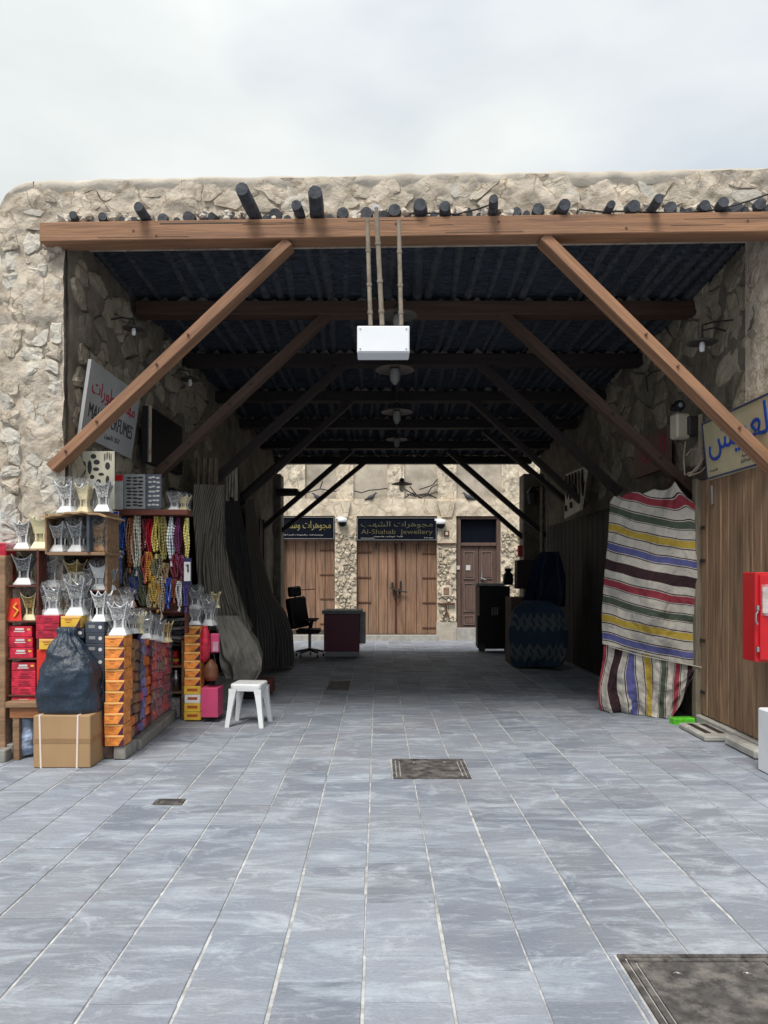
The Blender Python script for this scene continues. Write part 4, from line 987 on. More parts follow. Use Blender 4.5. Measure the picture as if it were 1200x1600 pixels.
B = [
 (101, 751, 801, 33, 'whitetop', 6.45, 'silver incense burner with white rim, leftmost on top of the cabinet', True),
 (128, 753, 801, 25, 'cream', 6.5, 'plastic wrapped cream incense burner between two silver ones on the cabinet top', True),
 (157, 748, 799, 29, 'silver', 6.45, 'silver incense burner in front of the palm stencil sheet, cabinet top', False),
 (31, 810, 858, 29, 'whitetop', 6.5, 'silver incense burner at the left end of the upper shelf', False),
 (57, 802, 858, 32, 'cream', 6.46, 'large cream and gold incense burner on the upper shelf', False),
 (88, 813, 862, 28, 'silver', 6.48, 'silver incense burner just right of the cream one, upper shelf', False),
 (117, 813, 862, 29, 'pewter', 6.48, 'dark silver incense burner left of the upright slate slat', True),
 (151, 811, 862, 25, 'bronze', 6.48, 'bronze incense burner at the right end of the upper shelf', True),
 (32, 864, 914, 34, 'pewter', 6.5, 'large pewter incense burner alone on the second shelf at far left', False),
 (77, 869, 917, 29, 'silver', 6.6, 'wrapped silver incense burner on the second row beside the red divider', True),
 (112, 873, 917, 28, 'gold', 6.6, 'small gold incense burner on the second row', False),
 (152, 879, 922, 28, 'white', 6.58, 'all white incense burner on the second row', True),
 (79, 914, 961.5, 29, 'silver', 6.38, 'silver incense burner standing on the stack of crimson boxes', True),
 (115, 903, 962.5, 35, 'pewter', 6.38, 'tall pewter incense burner standing on an orange box', True),
 (154, 922, 971.5, 27, 'whitetop', 6.38, 'white rimmed incense burner standing on the slate coloured boxes', False),
 (182, 939, 993.5, 34, 'whitetop', 6.36, 'white rimmed incense burner on top of the front orange box stack', True),
 (43, 925, 970, 26, 'gold', 6.5, 'gold incense burner beside the red bag on the third shelf', False),
 (270, 770, 797, 22, 'silver', 7.9, 'small silver incense burner on the maroon rail end', True),
 (286, 772, 797, 18, 'cream', 7.95, 'small cream burner at the end of the maroon rail', True),
 (303, 918, 952, 22, 'pewter', 8.1, 'dark burner beneath the number card, upper of two', True),
 (302, 948, 977, 24, 'silver', 8.05, 'silver burner on the rear orange box stack', True),
 (325, 935, 978, 22, 'pewter', 8.15, 'pewter burner right of the rear orange stack, in clear plastic', True),
 (213, 956, 990, 22, 'cream', 6.7, 'wrapped cream burner behind the front orange box stack', True),
 (226, 962, 998, 20, 'silver', 6.95, 'wrapped silver burner on the side shelf, second from the front', True),
 (238, 965, 1000, 18, 'pewter', 7.25, 'wrapped pewter burner on the side shelf, third from the front', True),
 (195, 922, 950, 20, 'silver', 6.75, 'small silver burner behind the big one on the orange stack', True),
]
for (x_, yb2_, h2_, w2_, kd_, d2_, lb_) in (
 (116, 799, 40, 20, 'gold', 6.62, 'small gold burner tucked behind the cabinet top row'),
 (140, 799, 42, 20, 'silver', 6.62, 'small silver burner tucked behind the cabinet top row'),
 (44, 858, 40, 19, 'gold', 6.66, 'small gold burner at the back of the upper shelf, far left'),
 (102, 862, 40, 19, 'gold', 6.68, 'small gold burner at the back of the upper shelf between silver ones'),
 (50, 914, 38, 17, 'cream', 6.66, 'small cream burner at the back of the second shelf, far left'),
 (94, 917, 40, 18, 'whitetop', 6.7, 'small white rimmed burner at the back of the second row'),
 (133, 922, 40, 18, 'silver', 6.7, 'small silver burner behind the all white one'),
 (97, 961.5, 38, 18, 'gold', 6.55, 'small gold burner behind the two large ones on the boxes'),
 (136, 971, 42, 20, 'silver', 6.5, 'silver burner squeezed in left of the white rimmed one on slate boxes'),
 (66, 961, 36, 17, 'whitetop', 6.5, 'small white rimmed burner at the left edge of the crimson boxes'),
 (204, 990, 34, 18, 'silver', 6.6, 'small silver burner just right of the front orange stack'),
 (170, 922, 34, 17, 'pewter', 6.62, 'small pewter burner at the right end of the second row'),
 (248, 1002, 34, 17, 'silver', 7.5, 'small silver burner at the rear of the side shelf'),
 (258, 1004, 34, 17, 'gold', 7.75, 'small gold burner at the rear end of the side shelf'),
 (293, 952, 30, 16, 'silver', 8.2, 'small silver burner at the left above the rear stack'),
 (336, 950, 26, 15, 'gold', 8.25, 'small gold burner farthest right above the pink box')): B.append((x_, yb2_ - h2_, yb2_, w2_, kd_, d2_, lb_, False))
for b_ in B: burner(*b_[:7], wrap=b_[7], rot=rnd.uniform(-14, 14))

# --- boxes
ORD = ['topmost', 'second from the top', 'third from the top', 'fourth from the top', 'fifth from the top', 'sixth from the top', 'seventh from the top', 'eighth from the top', 'ninth from the top', 'tenth from the top', 'eleventh from the top', 'lowest']
def carton(x0, y0, x1, y1, d, t, mt, label, group, deco=None, yaw=0):
    c = P((x0 + x1) / 2, y1, d); r_ = root('gift_box', label, 'box', c, group); r_.rotation_euler = (0, 0, R(rnd.uniform(-2.2, 2.2)))
    bxp('body', r_, x0, y0 + .4, x1, y1, d, t, mt, .003)
    if deco == 'orange':
        bxp('lid_edge', r_, x0 + .2, y0 + .6, x1 - .4, y0 + 3.4, d - .003, .004, mat('pale_orange_lid', (.85, .48, .16), .45, var=.1), .0008)
        a, b = P(x0 + 3, 0, d - .003), P(x1 - 9, 0, d - .003); h0 = (y1 - y0)
        bxp('print', r_, x0 + 6, y0 + h0 * .28, x1 - 14, y0 + h0 * .36, d - .0015, .003, M_ORNL, .0005)
        bxp('print', r_, x0 + 8, y0 + h0 * .48, x1 - 16, y0 + h0 * .56, d - .0015, .003, M_ORNL, .0005)
        MB().add([P(x1 - 9, y1 - .6, d - .001), P(x1 - .3, y1 - .6, d - .001), P(x1 - .3, y0 + 3, d - .001), P(x1 - 9, y1 - .6, d + .002), P(x1 - .3, y1 - .6, d + .002), P(x1 - .3, y0 + 3, d + .002)],
                 [(0, 1, 2), (5, 4, 3), (0, 3, 4, 1), (1, 4, 5, 2), (2, 5, 3, 0)]).build('corner_shadow', M_PURP, r_)  # slanted corner shadow painted on the box front as a triangle
    elif deco == 'crimson':
        w_ = x1 - x0
        bxp('print', r_, x0 + w_ * .35, y0 + 4, x0 + w_ * .72, y0 + 6.5, d - .0015, .003, M_REDL, .0005)
        bxp('print', r_, x0 + w_ * .3, y0 + 8, x0 + w_ * .78, y0 + 10.5, d - .0015, .003, M_REDL, .0005)
    elif deco == 'crimsonw':
        w_ = x1 - x0
        bxp('print', r_, x0 + w_ * .3, y0 + 3.5, x0 + w_ * .66, y0 + 6.5, d - .0015, .003, M_WLET, .0005)
        bxp('print', r_, x0 + w_ * .25, y0 + 8, x0 + w_ * .7, y0 + 9.6, d - .0015, .003, M_WLET, .0005)
        bxp('print', r_, x0 + w_ * .8, y0 + 4, x0 + w_ * .93, y0 + 7, d - .0015, .003, M_YEL, .0005)
    elif deco == 'slate':
        c2 = P(x1 - 6, (y0 + y1) / 2, d - .002); MB().tube([c2, c2 + Vector((0, .005, 0))], .016, 10).build('emblem', M_WLET, r_)
        bxp('print', r_, x0 + 5, y0 + 5, x0 + 15, y0 + 10, d - .0015, .003, M_GREY, .0005)
    elif deco == 'yellow':
        bxp('print', r_, x0 + 5, y0 + 4, x1 - 5, y1 - 5, d - .0015, .003, M_ORNL, .0005)
    return r_
def jit(a=1.0): return rnd.uniform(-a, a)
n_ = 10; hgt = (1166 - 993.5) / n_
for i in range(n_):
    j = jit(1.2); carton(163.5 + j, 993.5 + i * hgt, 193.5 + j, 993.5 + (i + 1) * hgt, 6.36 + jit(.01), .2, M_ORNG, f'orange incense box, {ORD[i] if i < 9 else "lowest"} of the front stack', 'orange boxes in the front stack', 'orange')
ys2 = [978 + k * 13.4 for k in range(12)]
for i in range(11):
    mt_, de = (M_ORNG, 'orange') if i < 7 else ((M_WSIL, 'yellow') if i == 8 else (M_YEL, 'yellow'))
    nm = 'orange' if i < 7 else ('purple' if i == 8 else 'yellow')
    carton(288 + jit(.6), ys2[i], 313 + jit(.6), ys2[i + 1], 8.05, .2, mt_, f'{nm} incense box, {ORD[i] if i < 10 else "lowest"} of the rear stack by the pink box', 'boxes in the rear stack', de)
for i, (a, b) in enumerate(((978, 995), (995, 1012), (1012, 1028.3))): carton(12 + i * 1.2, a, 50 + i * .8, b, 6.47, .22, M_REDC, f'crimson box, {["top", "middle", "bottom"][i]} of three on the fourth shelf at far left', 'crimson boxes at the far left', 'crimsonw')
for i, (a, b) in enumerate(((1035, 1048), (1048, 1060.5), (1060.5, 1073), (1073, 1085.8))): carton(18 + jit(.5), a, 55.5 + jit(.5), b, 6.46, .22, M_REDC, f'crimson box, {ORD[i]} of four above the lowest shelf', 'crimson boxes at the far left', 'crimsonw' if i == 0 else 'crimson')
carton(18, 1089, 56, 1097, 6.46, .22, M_REDC, 'flat crimson box lying on the bench', 'crimson boxes at the far left', 'crimsonw')
for i, (a, b) in enumerate(((961.5, 974), (974, 986), (986, 998))): carton(56.5 + jit(.7), a, 92.5 + jit(.7), b, 6.36, .25, M_REDC, f'crimson box, {["top", "middle", "bottom"][i]} of three under a silver burner', 'crimson boxes at the far left', 'crimson')
carton(61, 998, 92, 1015, 6.36, .25, M_YEL, 'amber box between crimson boxes and a plain red carton', 'single boxes', 'orange')
carton(57.5, 1015, 96, 1105, 6.38, .25, M_REDP, 'tall plain bright red carton behind the navy bag', 'single boxes')
carton(95, 962.5, 126, 981, 6.36, .25, M_YEL, 'amber box carrying the tall pewter burner', 'single boxes', 'orange')
carton(96, 981, 131, 997, 6.38, .25, M_DKC, 'slate box under the amber box behind the bag', 'single boxes', 'slate'); carton(96, 997, 131, 1120, 6.44, .25, M_DKC, 'tall dark carton hidden behind the navy bag', 'single boxes')
sl = [971.5, 989, 1006, 1024, 1045, 1064, 1083, 1102, 1124, 1146, 1165]
for i in range(10): carton(133.5 + jit(.4), sl[i], 162.5, sl[i + 1], 6.39, .24, M_DKC if i < 8 else M_REDL, f'{"slate" if i < 8 else "dark red"} box, {ORD[i] if i < 9 else "lowest"} of the column beside the orange stack', 'dark boxes beside the orange stack', 'slate')
carton(313.5, 1075, 340.5, 1121, 8.0, .25, M_PINK, 'plain pink box on the floor at the end of the stall', 'single boxes')
# red bag and rolls
rb = root('red_gift_bag', 'bright red bag with gold print on the third shelf', 'bag', P(23, 970, 6.5)); m_ = MB()
vv = [P(11, 970, 6.46), P(34, 970, 6.46), P(31, 934, 6.5), P(12, 936, 6.5), P(11, 970, 6.6), P(34, 970, 6.6), P(31, 934, 6.56), P(12, 936, 6.56)]
m_.add(vv, [(0, 1, 2, 3), (5, 4, 7, 6), (1, 5, 6, 2), (4, 0, 3, 7), (3, 2, 6, 7), (0, 4, 5, 1)]); m_.build('body', M_REDP, rb)
MB().tube([P(26, 942, 6.47), P(21, 948, 6.465), P(28, 954, 6.46), P(22, 963, 6.457)], .008, 5).build('print', M_YEL, rb)
rr = root('red_carton_column', 'glossy red cartons piled behind the left wooden post', 'box', P(2, 918, 6.5))
for i, (a, b) in enumerate(((848, 870), (870.4, 894), (894.4, 919))): bxp('carton', rr, -16, a, 8.5, b, 6.5, .2, M_REDC, .01)
bg_ = MB()
# plinth blocks
blk = root('stone_block', 'reddish stone block under the dark box column', 'block', P(162, 1185, 6.42)); bxp('block_body', blk, 148, 1165.5, 176.5, 1185, 6.42, .28, M_BRICK, .006)
blk = root('stone_block', 'grey stone block under the front orange stack', 'block', P(186, 1187, 6.4)); bxp('block_body', blk, 177, 1166.5, 196, 1187, 6.38, .3, M_STON, .008)
blk = root('stone_block', 'grey stone blocks at the foot of the left post', 'block', P(5, 1190, 6.35)); bxp('block_body', blk, -8, 1172.5, 8, 1192, 6.3, .12, M_STON, .008); bxp('block_body', blk, 3, 1163, 20, 1186, 6.44, .12, M_STON, .008)
blk = root('kerb_block', 'long grey plinth under the packets along the stall side', 'block', (-2.3, 7.4, 0)); bx('block_body', blk, (-2.33, 7.5, .05), (.26, 1.55, .1), M_STON, Matrix.Rotation(R(3), 3, 'Z'), .008)
# side shelf of the stall along the passage, with strips of packets
ss = root('side_shelf', 'wooden side shelving of the stall facing the passage', 'shelf', (-2.5, 7.4, 0))
bx('back_panel', ss, (-2.62, 7.45, .72), (.03, 1.75, 1.24), M_DRKC, bev=.002); bx('shelf_board', ss, (-2.45, 7.4, 1.09), (.34, 1.5, .02), M_WOODR, bev=.002)
bx('shelf_board', ss, (-2.45, 7.5, .11), (.3, 1.5, .02), M_WOODR, bev=.002)
pal = {'brown': ((.22, .12, .06), (.32, .22, .10)), 'dark': ((.05, .05, .07), (.3, .3, .3)), 'purple': ((.14, .10, .32), (.6, .6, .65)), 'orange': ((.60, .14, .03), (.7, .3, .06)), 'red': ((.55, .03, .03), (.3, .02, .03)), 'rose': ((.38, .05, .09), (.5, .2, .22)), 'maroon': ((.17, .02, .03), (.35, .08, .08))}
pm = {k: mat('packet_' + k, v[0], .35, var=.3, scale=22, col2=None, objvar=.2, bump=.004, bscale=25) for k, v in pal.items()}
cols = ['brown', 'brown', 'dark', 'purple', 'orange', 'maroon', 'red', 'rose', 'rose', 'maroon', 'red', 'rose']
for i, cn in enumerate(cols):
    y0 = 6.62 + i * .135; x = -2.23 - .02 * i * .4
    zt = 1.03 - (i % 3) * .03; zlow = .13
    r_ = root('hanging_packet_strip', f'strip of {cn} packets hanging {["nearest the orange stack", "second", "third", "fourth", "fifth", "sixth", "seventh", "eighth", "ninth", "tenth", "eleventh", "farthest"][i]} along the stall side', 'packets', (x, y0, zlow), 'packet strips along the stall side')
    n_ = 9; st = (zt - zlow) / n_
    for k in range(n_):
        mt_ = pm[cn] if rnd.random() < .75 else pm[rnd.choice(list(pm))]
        bx('packet', r_, (x + jit(.008), y0 + .055, zlow + st * (k + .5)), (.05, .115, st * .9), mt_, (Matrix.Rotation(R(jit(8)), 3, 'X') @ Matrix.Rotation(R(jit(10)), 3, 'Z')), .012)
    if i in (2, 5, 6, 7, 8, 9, 10, 11):
        m_ = MB(); nn = 8
        for j in range(nn * 2 + 1):
            for q in range(5):
                v = Vector((x + .045, y0 - .01 + .14 * q / 4, zlow - .03 + (zt - zlow + .06) * j / (nn * 2))); v += Vector(noise.noise_vector(v * 14)) * .022; m_.v.append(v)
        for j in range(nn * 2):
            for q in range(4): a = j * 5 + q; m_.f.append([a, a + 1, a + 6, a + 5])
        m_.build('plastic_wrap', M_CLEAR, r_)
# recess shelf behind (255-288)
rs_ = root('recess_shelf', 'small dark shelf with jars between the packets and the rear box stack', 'shelf', P(270, 1122, 8.3))
bxp('back_panel', rs_, 236, 1005, 290, 1122, 8.6, .03, M_DRKC, .002)
for y in (1040, 1081): bxp('shelf_board', rs_, 236, y, 285, y + 3, 8.2, .38, M_WOODS, .003)
bxp('side_board', rs_, 283.5, 1000, 287.5, 1123, 8.15, .4, M_WOODS, .003)
for i, (x, y, c_) in enumerate(((262, 1026, 'y'), (274, 1026, 'r'), (262, 1038, 'y'), (275, 1038, 'y'))):
    pz = P(x, y + 2, 8.3); j_ = root('honey_jar', f'small red jar with {"yellow" if c_ == "y" else "red"} lid, {["upper left", "upper right", "lower left", "lower right"][i]} of four in the recess', 'jar', pz, 'jars in the recess shelf')
    MB().lathe(pz, [(.001, 0), (.036, 0), (.038, .04), (.033, .05)], 12).build('jar_body', M_RED, j_, smooth=True); MB().lathe(pz, [(.038, .05), (.038, .078), (.001, .08)], 12).build('lid', M_YEL if c_ == 'y' else M_RED, j_, smooth=True)
pz = P(275, 1080, 8.3); j_ = root('steel_shaker', 'shiny steel flask on the middle recess shelf', 'flask', pz)
MB().lathe(pz, [(.001, 0), (.045, 0), (.055, .13), (.06, .14), (.06, .16), (.03, .2), (.04, .22), (.04, .24), (.001, .26)], 14).build('flask_body', M_STEEL, j_, smooth=True)
for i, (a, b) in enumerate(((1090, 1104), (1104, 1121))): carton(258, a, 281, b, 8.25, .15, mat('floral_box', (.38, .33, .33), .5, var=.5, scale=40), f'floral white box, {["upper", "lower"][i]} of two at the bottom of the recess', 'floral boxes')
st_ = root('folded_plastic_pile', 'pile of clear wrapped trays above the recess shelf', 'packages', P(268, 1005, 8.1)); 
for i in range(6): bx('wrapped_tray', st_, P(268 + jit(2), 1001 - i * 6.5, 8.3) , (.30, .2, .03), M_EDGE if i % 2 else M_CLEAR, Matrix.Rotation(R(jit(8)), 3, 'Z') @ Matrix.Rotation(R(jit(5)), 3, 'Y'), .006)
bx('wrapped_tray', st_, P(268, 1006, 8.35), (.4, .3, .02), M_DRKC, bev=.003)
# items hung right of the rear stack
hg = root('red_pouch', 'red fabric pouch hanging above the pink box', 'bag', P(321, 1030, 8.1)); m_ = MB().tube([P(321, 978, 8.1), P(321, 990, 8.1), P(320, 1010, 8.1), P(319, 1028, 8.1), P(319, 1036, 8.1)], [.02, .05, .065, .06, .01], 8); m_.build('pouch_body', M_REDC, hg, smooth=True)
hg = root('brown_leather_bag', 'small brown leather bag above the pink box', 'bag', P(330, 1062, 8.1)); m_ = MB().tube([P(330, 1030, 8.1), P(330, 1040, 8.1), P(330, 1055, 8.1), P(330, 1063, 8.1)], [.015, .07, .085, .06], 8); m_.build('bag_body', mat('brown_leather', (.16, .06, .03), .5, var=.3), hg, smooth=True); MB().tube([P(322, 1042, 8.1), P(326, 1022, 8.1), P(334, 1022, 8.1), P(338, 1042, 8.1)], .006, 5).build('handle', M_IRON, hg)
hg = root('pink_packet', 'pink and white packet hanging beside the red pouch', 'packets', P(335, 1018, 8.12)); bxp('packet_body', hg, 328, 990, 342, 1020, 8.12, .05, M_PINK, .01); bxp('packet_label', hg, 332, 1003, 341, 1018, 8.11, .01, mat('pale_pink', (.5, .3, .38), .5), .002)

# bead rack
rk = root('bead_rack', 'maroon display rack for prayer beads with a wooden top rail', 'rack', P(230, 960, 7.9))
bxp('back_board', rk, 167, 806, 290, 962, 7.98, .03, mat('rack_board', (.09, .03, .02), .7), .003); bxp('top_rail', rk, 165, 796, 293, 805, 7.75, .22, mat('rail_wood', (.14, .045, .03), .6, stretch=(.7, 8, 8)), .006)
bxp('side_post', rk, 288, 806, 292, 990, 7.85, .1, M_WOODR, .004)
bxp('bottom_board', rk, 226, 940, 290, 958, 7.9, .06, M_WOODR, .004)
strands = [('blue', 192, 808, 860, 10, (.02, .08, .30)), ('brown orange', 203, 808, 888, 9, (.24, .08, .02)), ('ivory', 213, 804, 893, 11, (.50, .49, .42)), ('dark red', 226, 810, 862, 6, (.12, .01, .02)), ('crimson', 233, 810, 866, 7, (.32, .005, .02)),
 ('yellow', 244, 806, 866, 10, (.50, .40, .10)), ('olive', 255, 806, 880, 10, (.22, .18, .05)), ('pale blue', 267, 807, 878, 8, (.45, .50, .62)), ('purple', 277, 808, 868, 8, (.09, .015, .06)), ('pale yellow', 291.5, 809, 874, 5, (.55, .47, .16)),
 ('amber', 233, 862, 912, 10, (.50, .24, .03)), ('black and white', 214, 885, 930, 12, (.08, .09, .10)), ('mottled grey', 245, 866, 905, 12, (.16, .15, .10)), ('gold', 240, 900, 944, 11, (.48, .32, .06)), ('royal blue', 208, 902, 932, 9, (.02, .06, .32)),
 ('beige', 252, 900, 958, 8, (.34, .27, .20)), ('bright blue', 263, 903, 944, 8, (.03, .07, .36)), ('wine', 273, 865, 905, 10, (.14, .02, .04)), ('silver white', 280, 908, 948, 7, (.45, .45, .47)), ('mottled green', 222, 915, 950, 10, (.13, .14, .09)), ('plum', 283, 868, 900, 6, (.16, .03, .07)), ('tan', 258, 880, 904, 9, (.28, .20, .12)), ('russet', 272, 905, 935, 7, (.20, .06, .02)), ('turquoise', 181, 915, 950, 8, (.05, .22, .26)), ('coral red', 226, 868, 905, 7, (.35, .06, .04)), ('smoky', 199, 888, 925, 8, (.13, .12, .12)), ('bone', 234, 914, 952, 7, (.42, .38, .30)), ('indigo', 290, 915, 950, 6, (.04, .04, .18)), ('honey', 246, 908, 950, 7, (.44, .26, .06))]
for (cn, x, ya, yb_, wd, col) in strands:
    c = P(x, yb_, 7.82); r_ = root('prayer_bead_strand', f'{cn} prayer beads hanging as a bundle on the maroon rack', 'prayer beads', c, 'prayer beads hanging on the rack')
    m_ = MB(); s = 7.8 / FPX; k = max(5, int(wd / 1.25)); r0 = random.Random(int(x * 7 + ya))
    mt_ = mat('beads_' + cn.replace(' ', '_'), tuple(min(.8, q * 1.25) for q in col), .3, var=.35, scale=60, spec=.6)
    for q in range(k):
        xo = (q - (k - 1) / 2) * wd * 1.15 * s / k; pts_ = []; rad = []; ph = r0.uniform(0, 6); L_ = (yb_ - ya) * s * r0.uniform(.88, 1.0); nn = 26
        for j in range(nn + 1):
            t_ = j / nn; pts_.append(Vector((c.x + xo * (.6 + .55 * math.sin(math.pi * t_)) + .006 * math.sin(t_ * 6 + ph), 7.82 + .012 * math.sin(ph + t_ * 5) + (q % 2) * .018, P(x, ya, 7.8).z - L_ * t_))); rad.append(.0115 if j % 2 else .005)
        m_.tube(pts_, rad, 5)
    m_.build('bead_strings', mt_, r_)
    MB().tube([P(x, yb_ - 1, 7.81), P(x + jit(1), yb_ + 3, 7.81), P(x + jit(1), yb_ + 7, 7.81)], [.005, .012, .016], 6).build('tassel', mt_, r_)
    MB().tube([P(x, ya - 4, 7.84), P(x, ya, 7.83), P(x, ya + 3, 7.82)], .003, 4).build('hook', M_STEEL, r_)
def card(x0, y0, x1, y1, d, label, top=M_LBLU, body=M_WLET, mark=None):
    r_ = root('product_card', label, 'card', P((x0 + x1) / 2, y1, d), 'blue and white product cards'); bxp('card_board', r_, x0, y0, x1, y1, d, .012, body, .001)
    bxp('header_print', r_, x0 + .4, y0 + .4, x1 - .4, y0 + 4.5, d - .002, .003, top, .0005)
    if mark: bxp('mark_print', r_, *mark, d - .002, .003, M_LBLU if top is M_LBLU else M_LBLK, .0005)
card(170.5, 799, 185, 829, 7.3, 'blue and white card hanging highest at the left of the bead rack', mark=(176, 806, 182, 824)); card(169.5, 829.5, 184, 858, 7.28, 'white card with pale blue picture, just below the top card', mark=(173, 842, 178, 851)); card(172, 872, 190, 912, 7.25, 'blue card in plastic under the two white cards', top=M_LBLU, body=mat('blue_card', (.07, .10, .24), .4, var=.4, scale=30), mark=(180, 884, 186, 898))
cd = root('number_card', 'white card bearing a bold figure 1 on a navy hanger', 'card', P(292, 911, 7.7)); bxp('hanger', cd, 286, 872, 299, 914, 7.66, .015, mat('navy_hanger', (.02, .02, .09), .4), .002); bxp('card_board', cd, 287.5, 878, 297.5, 908, 7.645, .012, M_WLET, .001)
m_ = MB(); 
for rct in ((292.5, 882, 294.8, 894), (290.5, 882, 292.3, 884)): A, B_ = P(rct[0], rct[1], 7.64), P(rct[2], rct[3], 7.64); m_.box((A.x, 7.64, A.z), (B_.x, 7.6455, B_.z))
m_.build('figure_print', M_LBLK, cd)
for i in range(3): pp = root('wrapped_packet', f'silvery wrapped packet, {["upper", "middle", "lower"][i]} of three beside the bead rack', 'packets', P(182, 864 + i * 4, 7.3)); bx('packet_body', pp, P(182 + jit(2), 862 + i * 4.5, 7.3), (.11, .06, .022), M_SILV, Matrix.Rotation(R(jit(12)), 3, 'Y'), .006)
pc = root('copper_pyramid', 'small copper coloured pyramid below the hanging cards', 'ornament', P(203, 948, 7.3)); c = P(203, 948, 7.3)
MB().add([c + Vector((-.055, -.05, 0)), c + Vector((.055, -.05, 0)), c + Vector((.055, .05, 0)), c + Vector((-.055, .05, 0)), c + Vector((-.01, 0, .17))], [(0, 1, 4), (1, 2, 4), (2, 3, 4), (3, 0, 4), (3, 2, 1, 0)]).build('pyramid_body', mat('copper', (.55, .22, .12), .45), pc)
sh2 = root('rack_ledge', 'dark ledge carrying the copper pyramid and wrapped burners', 'shelf', P(210, 950, 7.2)); bx('shelf_board', sh2, P(203, 950, 7.3) + Vector((0, 0, -.01)), (.5, .3, .02), M_DRKC, bev=.003); bx('shelf_bracket', sh2, P(203, 956, 7.42) + Vector((0, 0, -.1)), (.4, .03, .2), M_DRKC, bev=.003)
bx('shelf_bracket', sh2, P(203, 956, 7.42) + Vector((0, 0, -.62)), (.36, .03, .85), M_DRKC, bev=.003)

# henna stencil sheets on the rail
def stencil(x0, y0, x1, y1, d, kind, label, body):
    r_ = root('stencil_sheet', label, 'stencil sheet', P((x0 + x1) / 2, y1, d)); s = d / FPX
    bxp('sheet', r_, x0, y0, x1, y1, d, .008, body, .002)
    blk_ = M_LBLK; m_ = MB(); r0 = random.Random(int(x0))
    def pill(x, y, w_, h_, n=10):
        q = [P(x + w_ / 2 * math.cos(2 * math.pi * k / n), y + h_ / 2 * math.sin(2 * math.pi * k / n), d - .002) for k in range(n)]; b = len(m_.v); m_.v += q + [v + Vector((0, .004, 0)) for v in q]
        m_.f.append([b + k for k in range(n)][::-1])
        for k in range(n): m_.f.append([b + k, b + (k + 1) % n, b + n + (k + 1) % n, b + n + k])
    if kind == 'hands':
        for (x, y) in ((131, 731), (140, 730)): pill(x, y, 7, 22)
        pill(131, 747, 6, 5)
        pill(146, 713, 9, 8); pill(151, 722, 10, 8); pill(150, 733, 10, 6); pill(158, 741, 9, 5); pill(144, 745, 7, 7); pill(154, 752, 7, 7); pill(168, 750, 6, 14); pill(150, 764, 24, 7); pill(166, 770, 10, 8)
        pill(135, 765, 10, 10); pill(168, 728, 8, 12)
        for k in range(5): pill(163 + k * 2.6, 716 - (3 - abs(k - 2)) * 1.5, 1.5, 13)
    else:
        n_ = 9 if kind == 'rows' else 7; w_ = x1 - x0
        for j in range(n_):
            y = y0 + 5 + (y1 - y0 - 8) * j / (n_ - .6)
            for i in range(3): pill(x0 + w_ * (.25 + .26 * i) + r0.uniform(-1, 1), y + r0.uniform(-.8, .8), w_ * .26, 3.2, 7)
    m_.build('stencil_print', blk_ if kind != 'net' else M_WLET, r_)
    return r_
stencil(125, 705, 179, 796, 7.0, 'hands', 'pale stencil sheet with black hand and foot shapes above the cabinet', mat('stencil_cream', (.52, .50, .40), .5, var=.06))
stencil(193, 741, 227, 795, 7.75, 'rows', 'grey stencil sheet with rows of dark scrolls on the rail', mat('stencil_grey', (.30, .31, .31), .4, var=.1))
stencil(228, 741, 252, 795, 7.78, 'net', 'dark blue grey stencil sheet with pale lattice on the rail', mat('stencil_dark', (.10, .115, .15), .4, var=.1))
rc = root('red_topped_card', 'white card with a red top band beside the stencil sheets', 'card', P(184, 795, 7.6)); bxp('card_board', rc, 177, 742, 192, 796, 7.62, .012, mat('card_white', (.42, .42, .42), .5), .001); bxp('red_band', rc, 177.3, 742.2, 191.7, 751, 7.61, .008, M_RED, .001)

# carton with straps, navy bag, blue bag
bxr = root('cardboard_box', 'brown cardboard box tied with two pale straps on the paving', 'box', P(96, 1200, 6.12))
a, b = P(52, 1118, 6.12), P(141, 1199.5, 6.12); W_ = b.x - a.x; H_ = a.z - b.z; D_ = .4
bx('carton_body', bxr, ((a.x + b.x) / 2, 6.12 + D_ / 2, H_ / 2 + .003), (W_, D_, H_), M_CARD, bev=.006)
bx('tape', bxr, ((a.x + b.x) / 2, 6.12 + D_ / 2, H_ * .52), (W_ + .004, D_ + .004, .045), M_TAPE, bev=.001)
for x in (63, 121): xx = P(x, 0, 6.12).x; bx('strap', bxr, (xx, 6.12 + D_ / 2, H_ / 2 + .003), (.015, D_ + .012, H_ + .01), M_STRAP, Matrix.Rotation(R(1.2 if x > 90 else -1.5), 3, 'Y'), .002)
bgr = root('navy_rubbish_bag', 'knotted dark navy plastic bag standing on the cardboard box', 'bag', (a.x + W_ * .55, 6.35, H_))
prof_ = [(0, 1.0, .92), (.05, 1.03, 1), (.2, 1.03, 1.05), (.4, .98, 1.05), (.52, .94, .98), (.6, .86, .88), (.7, .7, .72), (.8, .52, .52), (.88, .34, .34), (.93, .24, .22), (1.0, .30, .2), (1.03, .2, .1)]
m_ = MB(); nr, n_ = 72, 56
def itp(t_):
    for (t0, a0, b0_), (t1, a1, b1) in zip(prof_[:-1], prof_[1:]):
        if t_ <= t1: f_ = (t_ - t0) / (t1 - t0); return a0 + (a1 - a0) * f_, b0_ + (b1 - b0_) * f_
    return prof_[-1][1:]
HB = 128 * 6.3 / FPX; WB = 93 * 6.3 / FPX / 2; c0 = P(108.5, 1117, 6.3); c0.z = H_ + .004; c0.y = 6.33
